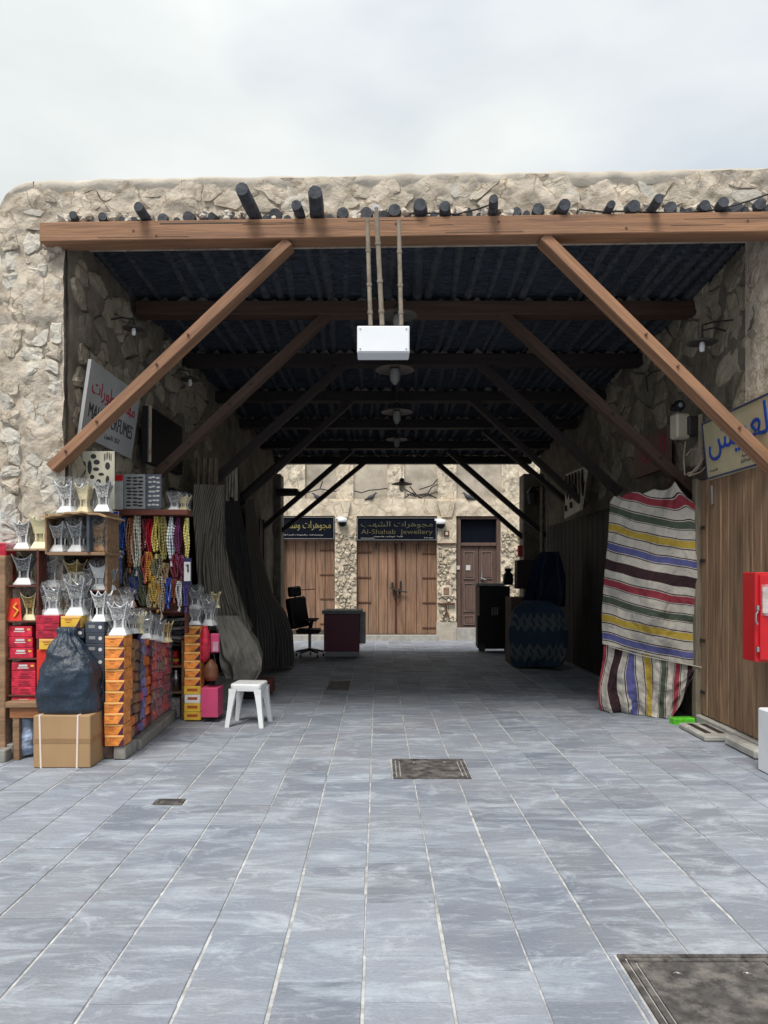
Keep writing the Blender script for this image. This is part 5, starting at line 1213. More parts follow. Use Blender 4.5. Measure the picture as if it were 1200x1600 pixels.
for j in range(nr + 1):
    t_ = j / nr * 1.03; wx, wy = itp(t_)
    for k in range(n_):
        an = 2 * math.pi * k / n_; ca, sa = math.cos(an), math.sin(an)
        ca = math.copysign(abs(ca) ** .75, ca); sa = math.copysign(abs(sa) ** .8, sa)
        v = Vector((WB * wx * ca + (-.09 if True else 0) * max(0, t_ - .55) * 1.0, .19 * wy * sa, HB * t_))
        q = v * 7; cre = noise.ridged_multi_fractal(Vector((q.x, q.y, q.z * .8)), .9, 2.1, 4, 1.0, 2.0)
        rad_ = Vector((ca, sa, 0)); v += rad_ * ((cre - 1.2) * .016 + noise.noise(v * 4) * .022 + noise.noise(Vector((v.x * 22 + v.z * 9, v.y * 22, v.z * 7))) * .007) * min(1, t_ * 4 + .2)
        if t_ > .6: v += rad_ * .012 * math.sin(an * 9 + t_ * 6) * min(1, (t_ - .6) * 4)
        m_.v.append(c0 + v)
for j in range(nr):
    for k in range(n_): m_.f.append([j * n_ + k, j * n_ + (k + 1) % n_, (j + 1) * n_ + (k + 1) % n_, (j + 1) * n_ + k])
m_.f.append([k for k in range(n_)][::-1]); m_.f.append([nr * n_ + k for k in range(n_)])
M_BAG = mat('navy_plastic_film', (.011, .025, .046), .28, var=.25, scale=4, bump=.03, bscale=7, stretch=(1.6, 1.6, .7), spec=.6)
m_.build('bag_film', M_BAG, bgr, smooth=True)
blb = root('blue_plastic_bag', 'pale blue crumpled plastic bag behind the cardboard box', 'bag', P(42, 1187, 6.55)); m_ = MB(); c = P(42, 1187, 6.5); c.z = .02
for j in range(15):
    t_ = j / 14; rr_ = .085 * math.sin(math.pi * (t_ * .86 + .1)) ** .6
    for k in range(16):
        an = 2 * math.pi * k / 16; v = Vector((rr_ * math.cos(an) * 1.1, rr_ * math.sin(an), .34 * t_)); m_.v.append(c + v + Vector(noise.noise_vector(v * 16)) * .02)
for j in range(14):
    for k in range(16): m_.f.append([j * 16 + k, j * 16 + (k + 1) % 16, (j + 1) * 16 + (k + 1) % 16, (j + 1) * 16 + k])
m_.f.append([14 * 16 + k for k in range(16)]); m_.build('bag_film', M_BLUEP, blb, smooth=False)

# plastic sheet at far left above the post
psh = root('clear_plastic_sheet', 'clear plastic sheet hanging at the far left of the cabinet', 'plastic sheet', P(8, 858, 6.4)); m_ = MB()
for j in range(15):
    for i in range(7): v = P(-6 + 5 * i, 800 + 4.2 * j, 6.5); v += Vector(noise.noise_vector(v * 9)) * .03; m_.v.append(v)
for j in range(14):
    for i in range(6): q = j * 7 + i; m_.f.append([q, q + 7, q + 8, q + 1])
m_.build('sheet_film', M_CLEAR, psh)

# ================================================================== STOOL
stl = root('plastic_stool', 'white plastic stool on the paving beside the stall', 'stool', (-1.37, 7.9, 0))
ST = Vector((-1.375, 7.93, 0)); sh_ = .45; tw = .165
rt_ = Matrix.Rotation(R(-6), 3, 'Z')
m_ = MB()
def rring(hw, z, n=6, r_=.04):
    o_ = []
    for s, (sx, sy) in enumerate(((1, 1), (-1, 1), (-1, -1), (1, -1))):
        for k in range(n): an = R(90 * s + 90 * k / (n - 1)); o_.append(ST + rt_ @ Vector((sx * (hw - r_) + r_ * math.cos(an), sy * (hw - r_) + r_ * math.sin(an), z)))
    return o_
loft(m_, [rring(tw * .96, sh_ - .075), rring(tw, sh_ - .02), rring(tw * .98, sh_ - .004), rring(tw * .93, sh_), rring(tw * .5, sh_ - .006, r_=.02), rring(.01, sh_ - .008, r_=.004)]); m_.build('seat', M_PLASW, stl, smooth=True)
for sx in (-1, 1):
    for sy in (-1, 1):
        t0 = ST + rt_ @ Vector((sx * tw * .80, sy * tw * .80, sh_ - .05)); f0 = ST + rt_ @ Vector((sx * tw * 1.12, sy * tw * 1.12, 0))
        d0 = f0 - t0; L1 = MB(); secs = []
        for t_, w_ in ((0, .042), (.15, .034), (.5, .026), (1, .022)):
            p_ = t0 + d0 * t_; secs.append([p_ + rt_ @ Vector(q) * w_ for q in ((-1, -1, 0), (1, -1, 0), (1, 1, 0), (-1, 1, 0))])
        loft(L1, secs); L1.f.append([12, 13, 14, 15]); L1.build('leg', M_PLASW, stl)

# ================================================================== LEFT WALL ITEMS
# perfume sign, leaning out from the wall
S0, S1, S2, S3 = PX(123, 672, -2.74), PX(206, 722, -2.66), PX(219, 612, -2.57), PX(146, 569, -2.64)
sg = root('perfume_shop_sign', 'grey sign with red Arabic and black PERFUMES lettering behind the left brace', 'shop sign', S0)
uR = ((S1 - S0) + (S2 - S3)).normalized(); uU = ((S3 - S0) + (S2 - S1)).normalized(); nN = uR.cross(uU).normalized(); uU = nN.cross(uR)
wS = ((S1 - S0).length + (S2 - S3).length) / 2; hS = ((S3 - S0).length + (S2 - S1).length) / 2; cS = (S0 + S1 + S2 + S3) / 4
MB().obox(cS - nN * .016, uR * wS / 2, uU * hS / 2, nN * .016).build('sign_board', M_SIGNW, sg)
lettering(arab('مها للعطورات'), sg, cS + uU * hS * .17, uR, uU, wS * .86, hS * .26, M_LRED, .004); lettering('MAHA  PERFUMES', sg, cS - uU * hS * .13, uR, uU, wS * .86, hS * .2, M_LBLK, .004)
lettering(arab('تلفون') + ' 357', sg, cS - uU * hS * .36 + uR * wS * .05, uR, uU, wS * .3, hS * .09, M_LBLK, .004)
# small timber shelf below sign
shx = root('wall_bracket', 'timber bracket on the left wall below the perfume sign', 'bracket', PX(190, 735, -2.5)); MB().obox(cS - uU * (hS * .64) + uR * wS * .1 - nN * .12, uR * wS * .3, uU * .05, nN * .08).build('bracket_board', M_INW, shx)
# dark board
D = [PX(232, 722, -2.5), PX(285, 742, -2.42), PX(285, 668, -2.42), PX(233, 634, -2.5)]
tv = root('dark_wall_board', 'large black rectangular board on the left wall past the perfume sign', 'board', D[0]); m_ = MB(); n_ = Vector((.05, 0, 0)); m_.add([v - n_ * 1.5 for v in D] + [v for v in D], [(4, 5, 6, 7), (0, 1, 5, 4), (1, 2, 6, 5), (2, 3, 7, 6), (3, 0, 4, 7)]); m_.build('board_face', M_BLACK, tv)
MB().tube([D[0] + n_ * .2, D[3] + n_ * .2], .02, 4).build('edge_strip', M_INW, tv)
# hanging cloths
def hangcloth(x0, x1, y0, y1, d, label, col, name='hanging_cloth'):
    r_ = root(name, label, 'cloth', P((x0 + x1) / 2, y1, d)); m_ = MB(); nu_, nv_ = 24, 12
    for j in range(nv_ + 1):
        for i in range(nu_ + 1):
            u, v = i / nu_, j / nv_; p_ = P(x0 + (x1 - x0) * u, y0 + (y1 - y0) * v + 4 * math.sin(u * 9) * v, d); p_.y += .04 * math.sin(u * 26 + v) * (.5 + v) ; m_.v.append(p_)
    nb = len(m_.v)
    m_.v += [v + Vector((0, .02, 0)) for v in m_.v[:nb]]
    for j in range(nv_):
        for i in range(nu_): q = j * (nu_ + 1) + i; m_.f.append([q, q + 1, q + nu_ + 2, q + nu_ + 1][::-1]); m_.f.append([nb + q, nb + q + 1, nb + q + nu_ + 2, nb + q + nu_ + 1])
    m_.build('cloth_sheet', mat('cloth_' + name + str(int(x0)), col, .9, var=.4, scale=12, stretch=(5, 1, .6)), r_, smooth=True)
hangcloth(303, 340, 716, 778, 9.6, 'beige patterned cloth hanging on the left wall above the drapes', (.13, .105, .08))
hangcloth(352, 370, 730, 779, 10.4, 'pale striped cloth hanging beyond the third brace on the left', (.36, .33, .27))

# draped stalls -----------------------------------------------------
def lerp_t(tab, t_):
    for (t0, *a0), (t1, *a1) in zip(tab[:-1], tab[1:]):
        if t_ <= t1: f_ = (t_ - t0) / max(1e-6, t1 - t0); return [p + (q - p) * f_ for p, q in zip(a0, a1)]
    return list(tab[-1][1:])
def drape(name, label, tab, dL, dR, mt, nf=9, amp=.05, wrap=.6, side=1, nu_=60, nv_=60, part='cloth', uvf=None, parent=None, seed=0, bulge=0.0):
    """tab rows: (py, left px, right px); face goes from depth dL at its left edge to dR at its right; side=+1 wraps back at the right edge"""
    y0, y1 = tab[0][0], tab[-1][0]
    r_ = parent or root(name, label, 'draped stall', P((tab[-1][1] + tab[-1][2]) / 2, y1, (dL + dR) / 2))
    m_ = MB(); uvs = []; nw = 10
    for j in range(nv_ + 1):
        py = y0 + (y1 - y0) * j / nv_; l, rgt = lerp_t(tab, py); row = []
        for i in range(nu_ + 1):
            u = i / nu_; d = dL + (dR - dL) * u
            p_ = P(l + (rgt - l) * u, py, d)
            v_ = j / nv_; f_ = math.sin(u * nf * 6.28 + 2.5 * noise.noise(Vector((u * 3, v_ * 2.2, seed))) * 2 + v_ * 1.5) * amp * (.35 + .65 * v_)
            f_ += noise.fractal(Vector((u * 2.2 + v_ * 1.2, v_ * 2.6, seed + 3)), 1, 2, 2) * amp * 1.3
            p_.y += f_ - bulge * math.sin(math.pi * v_) * math.sin(math.pi * min(1, u))
            row.append(p_); 
        e = row[-1] if side > 0 else row[0]; ext = []
        for k in range(1, nw + 1):
            q = k / nw * wrap; ext.append(Vector((e.x - side * (-.12 if False else .10) * -q * (e.x / max(.1, abs(e.x))) * -1 * side if False else e.x + (e.x / e.y) * q * .9 + (.0), e.y + q, e.z)))
        full = row + ext if side > 0 else ext[::-1] + row
        for i, p_ in enumerate(full):
            m_.v.append(p_); ii = i if side > 0 else i - nw
            wn = .07 * noise.noise(Vector((ii / nu_ * 5, j / nv_ * 2.5, seed + 7))); uvs.append(uvf(ii / nu_ + wn, j / nv_, p_, py) if uvf else (ii / nu_ + wn, j / nv_))
    N_ = nu_ + nw + 1
    for j in range(nv_):
        for i in range(N_ - 1): q = j * N_ + i; m_.f.append([q, q + N_, q + N_ + 1, q + 1])
    m_.build(part, mt, r_, smooth=True, uvs=uvs)
    return r_
# big striped cloth on the right
Wc, Dk = (.48, .45, .40), (.045, .025, .03)
BC = {'red': (.27, .045, .06), 'green': (.075, .095, .07), 'yellow': (.42, .30, .055), 'blue': (.10, .105, .26), 'black': (.035, .018, .028)}
order = ['red', 'green', 'yellow', 'blue', 'black']
bands = []; per = .2
for i, c_ in enumerate(order):
    s0 = i * per; bands += [(s0, Wc), (s0 + per * .40, Dk), (s0 + per * .46, Wc if c_ != 'black' else Dk), (s0 + per * .50, BC[c_]), (s0 + per * .86, Wc), (s0 + per * .90, Dk), (s0 + per * .95, Wc)]
bands = bands[:31]
M_STRIPE = mat_stripes('striped_cotton', bands, axis=1, base_var=.16)
M_STRIPEV = mat_stripes('striped_cotton_valance', bands, axis=0, base_var=.16)
tabU = [(757, 990, 1072), (772, 962, 1082), (784, 953, 1089), (840, 950, 1099), (900, 944, 1100), (960, 940, 1100), (1000, 941, 1100), (1046, 943, 1099)]
# tilted lower hem: handled by the photo row shift
cl = root('striped_cloth_stall', 'stall closed under a cream cloth with red, green, yellow, blue and black stripes', 'draped stall', P(1020, 1130, 8.2))
def hem(m_rows): pass
def striped_upper():
    m_ = MB(); uvs = []; nu_, nv_ = 110, 120; nw = 8
    for j in range(nv_ + 1):
        v_ = j / nv_
        for i in range(nu_ + 1 + nw):
            u = min(1, (i - nw) / nu_) if i >= nw else 0
            ytop = 774 - 8 * math.sin(min(1, u * 1.6) * math.pi * .5) - 16 * math.exp(-((u - .74) / .12) ** 2) + 30 * (max(0, u - .82) / .18) ** 1.5 + 3 * math.sin(u * 23)
            ybot = 1006 + 38 * u
            py = ytop + (ybot - ytop) * v_
            l, rg = lerp_t(tabU, py); px = l + (rg - l) * u
            d = 8.62 - .66 * u
            fold = .018 * math.sin(u * 17 + v_ * 3 + 2 * noise.noise(Vector((u * 3, v_ * 3, 1)))) + .075 * noise.fractal(Vector((u * 2.6 + v_ * .8, v_ * 3.2, 9)), 1, 2, 4) + .02 * math.sin(v_ * 9 - u * 5 + 3 * noise.noise(Vector((u * 2, v_ * 2, 5))))
            fold += .05 * math.exp(-((u - .72 - (v_) * .05) / .09) ** 2) * math.exp(-v_ * 5) * math.sin(v_ * 30 + u * 20)
            p_ = P(px, py, d + fold * (1 - u ** 8) - .10 * math.sin(math.pi * u) * math.sin(math.pi * v_) * 1.3)
            if i < nw: q = (nw - i) / nw * .75; p_ = Vector((p_.x + q * .36, p_.y + q, p_.z))
            m_.v.append(p_)
            pinch = 16 * math.exp(-((u - .80) / .12) ** 2) * math.exp(-((py - ytop) / 38) ** 2)
            ys_ = (py + pinch - 33 * u * (1 - .25 * math.exp(-(py - 760) / 60)) - 4 * math.sin(u * 3.1) + 3.0 * noise.noise(Vector((u * 5, v_ * 5, 4))) - 766 + 18) / 28.2
            ys_ = ys_ * per
            if i < nw: ys_ += 0
            uvs.append((u, ys_ + 2))
    N_ = nu_ + nw + 1
    for j in range(nv_):
        for i in range(N_ - 1): q = j * N_ + i; m_.f.append([q, q + N_, q + N_ + 1, q + 1])
    m_.build('upper_cloth', M_STRIPE, cl, smooth=True, uvs=uvs)
striped_upper()
def striped_lower():
    m_ = MB(); uvs = []; nu_, nv_ = 110, 50; nw = 8
    for j in range(nv_ + 1):
        v_ = j / nv_
        for i in range(nu_ + 1 + nw):
            u = min(1, (i - nw) / nu_) if i >= nw else 0
            ytop = 1000 + 40 * u
            ybot = 1108 + 26 * min(1, u * 2.2) - 0 if u < .72 else 1134 - (u - .72) / .28 * 70
            ybot += 2.5 * math.sin(u * 31)
            l0, r0_ = 944, 1094; px0 = l0 + (r0_ - l0) * u
            px = px0 + (-8 * (1 - u) * math.sin(v_ * 2.6) if u < .3 else 0) - 14 * u * u * v_ * (1 if u > .5 else .6) + 3 * math.sin(v_ * 5 + u * 9) * (1 - u)
            py = ytop + (ybot - ytop) * v_
            d = 8.66 - .66 * u
            fold = .022 * math.sin(u * 30 + v_ * 1.5 + 3 * noise.noise(Vector((u * 4, v_ * 2, 1)))) * (.4 + .9 * v_) * (1.6 - u) + .05 * noise.fractal(Vector((u * 6, v_ * 4, 2)), 1, 2, 3)
            p_ = P(px, py, d + fold + .01); 
            if i < nw: q = (nw - i) / nw * .75; p_ = Vector((p_.x + q * .36, p_.y + q, p_.z))
            p_.z = max(p_.z, .006 + .004 * math.sin(u * 40)); m_.v.append(p_)
            uvs.append((1.12 - u * 1.27 + .012 * math.sin(v_ * 6 + u * 12) + .02 * v_ + (.004 if int(v_ * 7) % 2 else 0), v_))
    N_ = nu_ + nw + 1
    for j in range(nv_):
        for i in range(N_ - 1): q = j * N_ + i; m_.f.append([q, q + N_, q + N_ + 1, q + 1])
    m_.build('lower_cloth', M_STRIPEV, cl, smooth=True, uvs=uvs)
striped_lower()
MB().box((2.95, 8.75, .02), (3.42, 9.5, 2.4)).build('stall_frame', M_DRKC, cl)
MB().tube([P(952, 1010, 8.55), P(1000, 1024, 8.3), P(1098, 1043, 7.9)], .006, 5).build('cord', M_CREAM, cl)
gr = root('green_packet', 'bright green packet under the hem of the striped cloth', 'packet', P(1068, 1133, 7.85)); bx('packet_body', gr, P(1066, 1127, 7.95), (.24, .12, .085), M_GREEN, Matrix.Rotation(R(6), 3, 'Z'), .01)

# left drapes
def vs_bands(base, dark, n):
    out = []
    for i in range(n): out += [(i / n, base), (i / n + .62 / n, dark)]
    return out
M_DR1 = mat_stripes('grey_striped_drape', vs_bands((.19, .175, .145), (.07, .065, .058), 12), axis=0)
M_DR2 = mat_stripes('dim_striped_drape', vs_bands((.045, .044, .045), (.095, .092, .085), 12), axis=0)
tA = [(757, 303, 352), (800, 300, 350), (850, 303, 352), (900, 307, 362), (940, 314, 376), (985, 326, 394)]
dA = drape('draped_stall', 'stall under grey pinstriped cloth behind the white stool', tA, 9.0, 9.5, M_DR1, nf=1.6, amp=.06, wrap=.9, side=1, seed=1, uvf=lambda u, v, p, py: (u * 1.2 + .75 * v + .06 * math.sin(v * 5), v), part='upper_cloth')
tA2 = [(962, 330, 372), (985, 338, 388), (1010, 343, 403), (1032, 343, 410), (1048, 345, 409), (1062, 350, 400)]
drape('x', 'x', tA2, 8.85, 9.2, mat_stripes('plain_grey_drape', vs_bands((.27, .255, .225), (.235, .22, .195), 9), axis=0), nf=1.5, amp=.05, wrap=.8, side=1, seed=4, bulge=.16, uvf=lambda u, v, p, py: (u * 1.1 + .12 * math.sin(v * 2.5 + u), v), part='lower_cloth', parent=dA)
stx = root('white_counter_panel', 'pale panel of a counter below the grey pinstriped cloth', 'counter', P(375, 1100, 9.3)); bxp('panel_face', stx, 336, 1056, 372, 1099, 9.25, .5, mat('pale_panel', (.25, .25, .23), .6), .005); bxp('drawer_red', stx, 398, 1062, 425, 1084, 9.7, .3, mat('dark_red_panel', (.09, .02, .015), .6), .005); bxp('counter_base', stx, 372, 1064, 400, 1094, 9.5, .3, M_BLACK, .005)
tB = [(780, 383, 396), (830, 384, 402), (880, 387, 410), (930, 392, 424), (965, 395, 446), (1000, 396, 456), (1042, 396, 458)]
drape('draped_stall', 'tall stall under dim striped cloth, nearer the far opening on the left', tB, 11.2, 12.2, M_DR2, nf=2, amp=.06, wrap=1.5, side=1, seed=5, uvf=lambda u, v, p, py: (u, v))
tC = [(770, 345, 372), (850, 350, 386), (950, 362, 400), (1040, 372, 402)]
drape('draped_stall', 'dark draped goods between the two striped cloth stalls', tC, 10.2, 10.9, mat_stripes('dark_drape', vs_bands((.045, .043, .045), (.022, .022, .025), 10), axis=0), nf=1.5, amp=.05, wrap=.5, side=1, seed=8)
# dark shop fronts on left behind drapes
lf = root('closed_shop_front', 'dark closed shop shutters along the left side of the passage', 'shop front', (-2.4, 13.5, 0))
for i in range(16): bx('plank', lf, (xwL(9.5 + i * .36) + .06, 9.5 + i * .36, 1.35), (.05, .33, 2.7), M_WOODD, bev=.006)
# chair
def at(px, py, d): return P(px, py, d)
ch = root('office_chair', 'black office chair with headrest near the left of the far opening', 'chair', P(484, 1025, 14.5)); c = P(484, 1025, 14.5); c.z = 0; s = 14.5 / FPX
for k in range(5):
    an = R(20 + 72 * k); e = c + Vector((.28 * math.cos(an), .28 * math.sin(an), .07)); lg = MB().tube([c + Vector((0, 0, .14)), e + Vector((0, 0, .02))], [.03, .02], 6).build('leg', M_IRON, ch)
    MB().tube([e + Vector((-.015, 0, -.04)), e + Vector((.015, 0, -.04))], .03, 10).build('caster', M_BLACK, ch)
MB().tube([c + Vector((0, 0, .12)), c + Vector((0, 0, .45))], .03, 8).build('column', M_STEEL, ch)
bx('seat', ch, c + Vector((-.02, 0, .5)), (.46, .48, .09), M_BLACK, bev=.03)
bx('backrest', ch, c + Vector((-.24, 0, .86)), (.16, .46, .6), M_BLACK, Matrix.Rotation(R(-9), 3, 'Y') @ Matrix.Rotation(R(-38), 3, 'Z'), .03); bx('headrest', ch, c + Vector((-.30, 0, 1.27)), (.13, .3, .2), M_BLACK, Matrix.Rotation(R(-6), 3, 'Y') @ Matrix.Rotation(R(-38), 3, 'Z'), .03); MB().tube([c + Vector((-.28, 0, 1.12)), c + Vector((-.3, 0, 1.22))], .02, 6).build('headrest_post', M_STEEL, ch)
for sy in (-.26, .26): MB().tube([c + Vector((0, sy, .5)), c + Vector((.04, sy, .7))], .022, 6).build('arm_post', M_BLACK, ch); bx('armrest', ch, c + Vector((.02, sy, .72)), (.28, .08, .035), M_BLACK, bev=.01)
MB().tube([c + Vector((-.2, 0, 1.3)), c + Vector((.12, -.05, 1.32))], .008, 5).build('lever', M_IRON, ch)
# maroon desk
dk = root('reception_desk', 'maroon fronted desk with grey top and side near the far opening', 'desk', P(534, 1026, 14.3)); dd = 14.3
bxp('front_panel', dk, 506, 960, 561.5, 1018, dd, .04, M_MDESK, .006); bxp('desk_base', dk, 508, 1018.2, 561, 1026.5, dd - .02, .5, M_GREY, .006); bxp('carcass', dk, 506.5, 960.5, 561, 1018, dd + .041, .62, M_GREY, .006); bxp('desk_top', dk, 503, 954, 566, 959.7, dd - .03, .8, mat('grey_top', (.16, .16, .165), .5), .008)
bxp('side_panel', dk, 561.8, 957, 571, 1006, dd + .25, .5, mat('pale_side', (.26, .26, .27), .5), .006)
# black cabinet right with bottle
bc = root('black_counter', 'black counter with papers in front of the panelled door', 'counter', P(772, 1016, 15.4)); dd = 15.4
bxp('counter_body', bc, 749, 916, 797, 1014, dd, .6, M_BLACK, .01); bxp('counter_top', bc, 744.5, 911.5, 789, 915.6, dd - .04, .7, mat('pale_edge', (.30, .30, .30), .5), .008); bxp('lower_shelf', bc, 746, 962, 800, 1013, dd - .12, .1, M_BLACK, .01); bxp('skirt', bc, 748, 1006, 758, 1018, dd - .14, .05, M_IRON, .006); bxp('skirt', bc, 788, 1006, 796, 1018, dd - .14, .05, M_IRON, .006)
for x in (768, 772, 776): bxp('paper', bc, x, 949, x + 2.4, 961.5, dd - .03, .02, mat('dim_paper', (.18, .18, .18), .7), .002)
hp = root('black_dispenser', 'black bottle shaped dispenser standing on the black counter', 'bottle', P(794, 912, 15.5)); c = P(794, 914, 15.5)
MB().lathe(c, [(.001, 0), (.1, 0), (.11, .12), (.1, .22), (.06, .26), (.05, .28), (.075, .3), (.075, .33), (.02, .35), (.001, .35)], 14).build('bottle_body', M_BLACK, hp, smooth=True)
# dark box on post beyond blue stall
pb = root('dark_wall_box', 'dark reddish box fixed on the right end pillar', 'box', P(822, 920, 15.0)); bxp('case', pb, 808, 875, 842, 920, 15.0, .3, mat('dark_red_case', (.02, .008, .01), .6), .01); bxp('cover', pb, 810, 852, 817, 870, 15.3, .1, M_RED, .006)
# right end pillar
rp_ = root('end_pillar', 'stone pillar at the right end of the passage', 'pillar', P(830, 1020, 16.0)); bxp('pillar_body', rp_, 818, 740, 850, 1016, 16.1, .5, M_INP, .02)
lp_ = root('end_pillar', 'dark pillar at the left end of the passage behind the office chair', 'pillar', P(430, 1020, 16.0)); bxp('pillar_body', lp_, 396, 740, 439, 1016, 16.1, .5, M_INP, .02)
ob = root('flag_pole_bracket', 'dark lantern bracket jutting into the far opening from the left', 'lantern', P(455, 772, 15.8)); m_ = MB().tube([P(432, 769, 15.8), P(450, 769, 15.8), P(464, 769, 15.8), P(467, 770, 15.8), P(474, 771, 15.8)], [.09, .085, .08, .035, .03], 8); m_.build('lantern_body', M_IRON, ob)
lt = root('wall_lantern', 'dark lantern on the right end pillar near the opening', 'lantern', P(832, 785, 15.6)); MB().lathe(P(832, 788, 15.6), [(.001, -.02), (.09, 0), (.12, .22), (.15, .24), (.04, .36), (.001, .4)], 8).build('lantern_body', M_IRON, lt); MB().tube([P(832, 762, 15.6), P(850, 760, 15.8)], .015, 5).build('bracket', M_IRON, lt)

# blue lace stall
def mat_lace():
    m = bpy.data.materials.new('blue_lace_cloth'); m.use_nodes = True; t = m.node_tree; b = t.nodes['Principled BSDF']; b.inputs['Roughness'].default_value = .9
    uv = t.nodes.new('ShaderNodeUVMap'); mp_ = t.nodes.new('ShaderNodeMapping'); mp_.inputs['Scale'].default_value = (7, 2.2, 1); t.links.new(uv.outputs[0], mp_.inputs[0])
    sp = t.nodes.new('ShaderNodeSeparateXYZ'); t.links.new(mp_.outputs[0], sp.inputs[0])
    def mth(op, a, b_=None):
        n = t.nodes.new('ShaderNodeMath'); n.operation = op
        for i, q in enumerate((a, b_)):
            if q is None: continue
            if isinstance(q, (int, float)): n.inputs[i].default_value = q
            else: t.links.new(q, n.inputs[i])
        return n.outputs[0]
    sx = mth('MULTIPLY', mth('SINE', mth('MULTIPLY', sp.outputs[0], 6.283)), .09)
    fy = mth('FRACT', mth('ADD', sp.outputs[1], sx))
    band = mth('MULTIPLY', mth('GREATER_THAN', fy, .5), mth('LESS_THAN', fy, .92))
    fx = mth('SUBTRACT', mth('FRACT', sp.outputs[0]), .5); cy = mth('SUBTRACT', fy, .7)
    dist = mth('ADD', mth('MULTIPLY', fx, fx), mth('MULTIPLY', mth('MULTIPLY', cy, cy), 12))
    hole = mth('GREATER_THAN', dist, .07); fac_ = mth('MULTIPLY', band, hole)
    mx_ = t.nodes.new('ShaderNodeMix'); mx_.data_type = 'RGBA'; t.links.new(fac_, mx_.inputs[0]); mx_.inputs[6].default_value = (.008, .026, .05, 1); mx_.inputs[7].default_value = (.065, .075, .08, 1)
    t.links.new(mx_.outputs[2], b.inputs['Base Color']); return m
M_LACE = mat_lace()
tD = [(938, 822, 858), (948, 806, 874), (962, 798, 884), (985, 795, 888), (1025, 796, 886), (1042, 802, 878)]
bs = drape('blue_cloth_stall', 'stall under blue cloth with white lace scallops deep on the right', tD, 12.6, 12.1, M_LACE, nf=3, amp=.03, wrap=.8, side=-1, seed=11, bulge=.22)
tE = [(862, 845, 874), (880, 834, 880), (905, 826, 884), (948, 816, 886)]
drape('x', 'x', tE, 12.8, 12.5, mat_stripes('blue_figured_cloth', [(0, (.008, .013, .032)), (.3, (.03, .035, .045)), (.36, (.008, .014, .03)), (.8, (.025, .03, .04)), (.86, (.008, .013, .032))], 0), nf=3, amp=.06, wrap=.4, side=1, seed=13, part='upper_cloth', parent=bs)
MB().box((2.35, 13.0, .02), (3.0, 13.6, 1.2)).build('stall_frame', M_DRKC, bs)

# right wall: shop doors, sign panel, pipes
rs2 = root('closed_shop_front', 'row of dark plank shop doors deep on the right side', 'shop front', (3.35, 12, 0))
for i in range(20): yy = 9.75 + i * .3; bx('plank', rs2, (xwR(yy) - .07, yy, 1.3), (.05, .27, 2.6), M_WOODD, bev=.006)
vp = root('wall_pipe', 'vertical grey pipes on the right wall before the far opening', 'pipe', (3.1, 14, 1)); MB().tube([P(846, 760, 14.5), P(846, 875, 14.5)], .03, 8).build('pipe_run', M_PIPE, vp); MB().tube([P(855, 780, 14.2), P(855, 870, 14.2)], .02, 8).build('pipe_run', M_PIPE, vp)
# hung goods panel
hp_ = [PX(882, 811, 3.25), PX(906, 797, 3.15), PX(915, 728, 3.10), PX(884, 741, 3.2)]
hpn = root('accessory_display_panel', 'pale wall panel hung with dark bracelets and straps on the right', 'display panel', hp_[0]); m_ = MB(); n_ = Vector((.05, .02, 0)); m_.add([v for v in hp_] + [v + n_ for v in hp_], [(3, 2, 1, 0)[::-1], (4, 5, 6, 7)[::-1], (0, 1, 5, 4), (1, 2, 6, 5), (2, 3, 7, 6), (3, 0, 4, 7)]); m_.build('panel_board', mat('panel_pale', (.50, .46, .38), .6, var=.15), hpn)
for i in range(6):
    f_ = .08 + i * .16; a = hp_[3].lerp(hp_[2], f_) - Vector((.02, .03, .04)); ln = rnd.uniform(.30, .5)
    MB().tube([a, a + Vector((-.012, -.01, -ln * .5)), a + Vector((.012, 0, -ln)), a + Vector((.03, .02, -ln * .5)), a + Vector((.02, .02, -.02))], .014, 5).build('strap', M_BLACK if i % 2 else mat('brown_strap', (.08, .04, .03), .6), hpn)
for f_ in (.15, .5): a = hp_[0].lerp(hp_[1], f_) + Vector((-.02, -.02, .16)); bx('trinket', hpn, a, (.04, .1, .1), M_BLACK, bev=.02)
# red sign deeper
R0 = [PX(1020, 733, 3.38), PX(1052, 722, 3.38), PX(1052, 668, 3.38), PX(1020, 684, 3.38)]
rsg = root('faded_red_sign', 'faded brown sign with red Arabic letters behind the second right brace', 'shop sign', R0[0])
c = sum(R0, Vector()) / 4; uR = (R0[1] - R0[0]).normalized(); uR = Vector((uR.x, uR.y, 0)).normalized(); hh = .48; ww = 1.1
cR = c + uR * -.35; MB().obox(cR, uR * ww / 2, Vector((0, 0, hh / 2)), uR.cross(Vector((0, 0, 1))) * .03).build('sign_board', M_SIGNR, rsg)
lettering(arab('المها'), rsg, cR + uR * .1 + uR.cross(Vector((0, 0, 1))) * .031, uR, (0, 0, 1), .8, .3, M_LRED, .004)
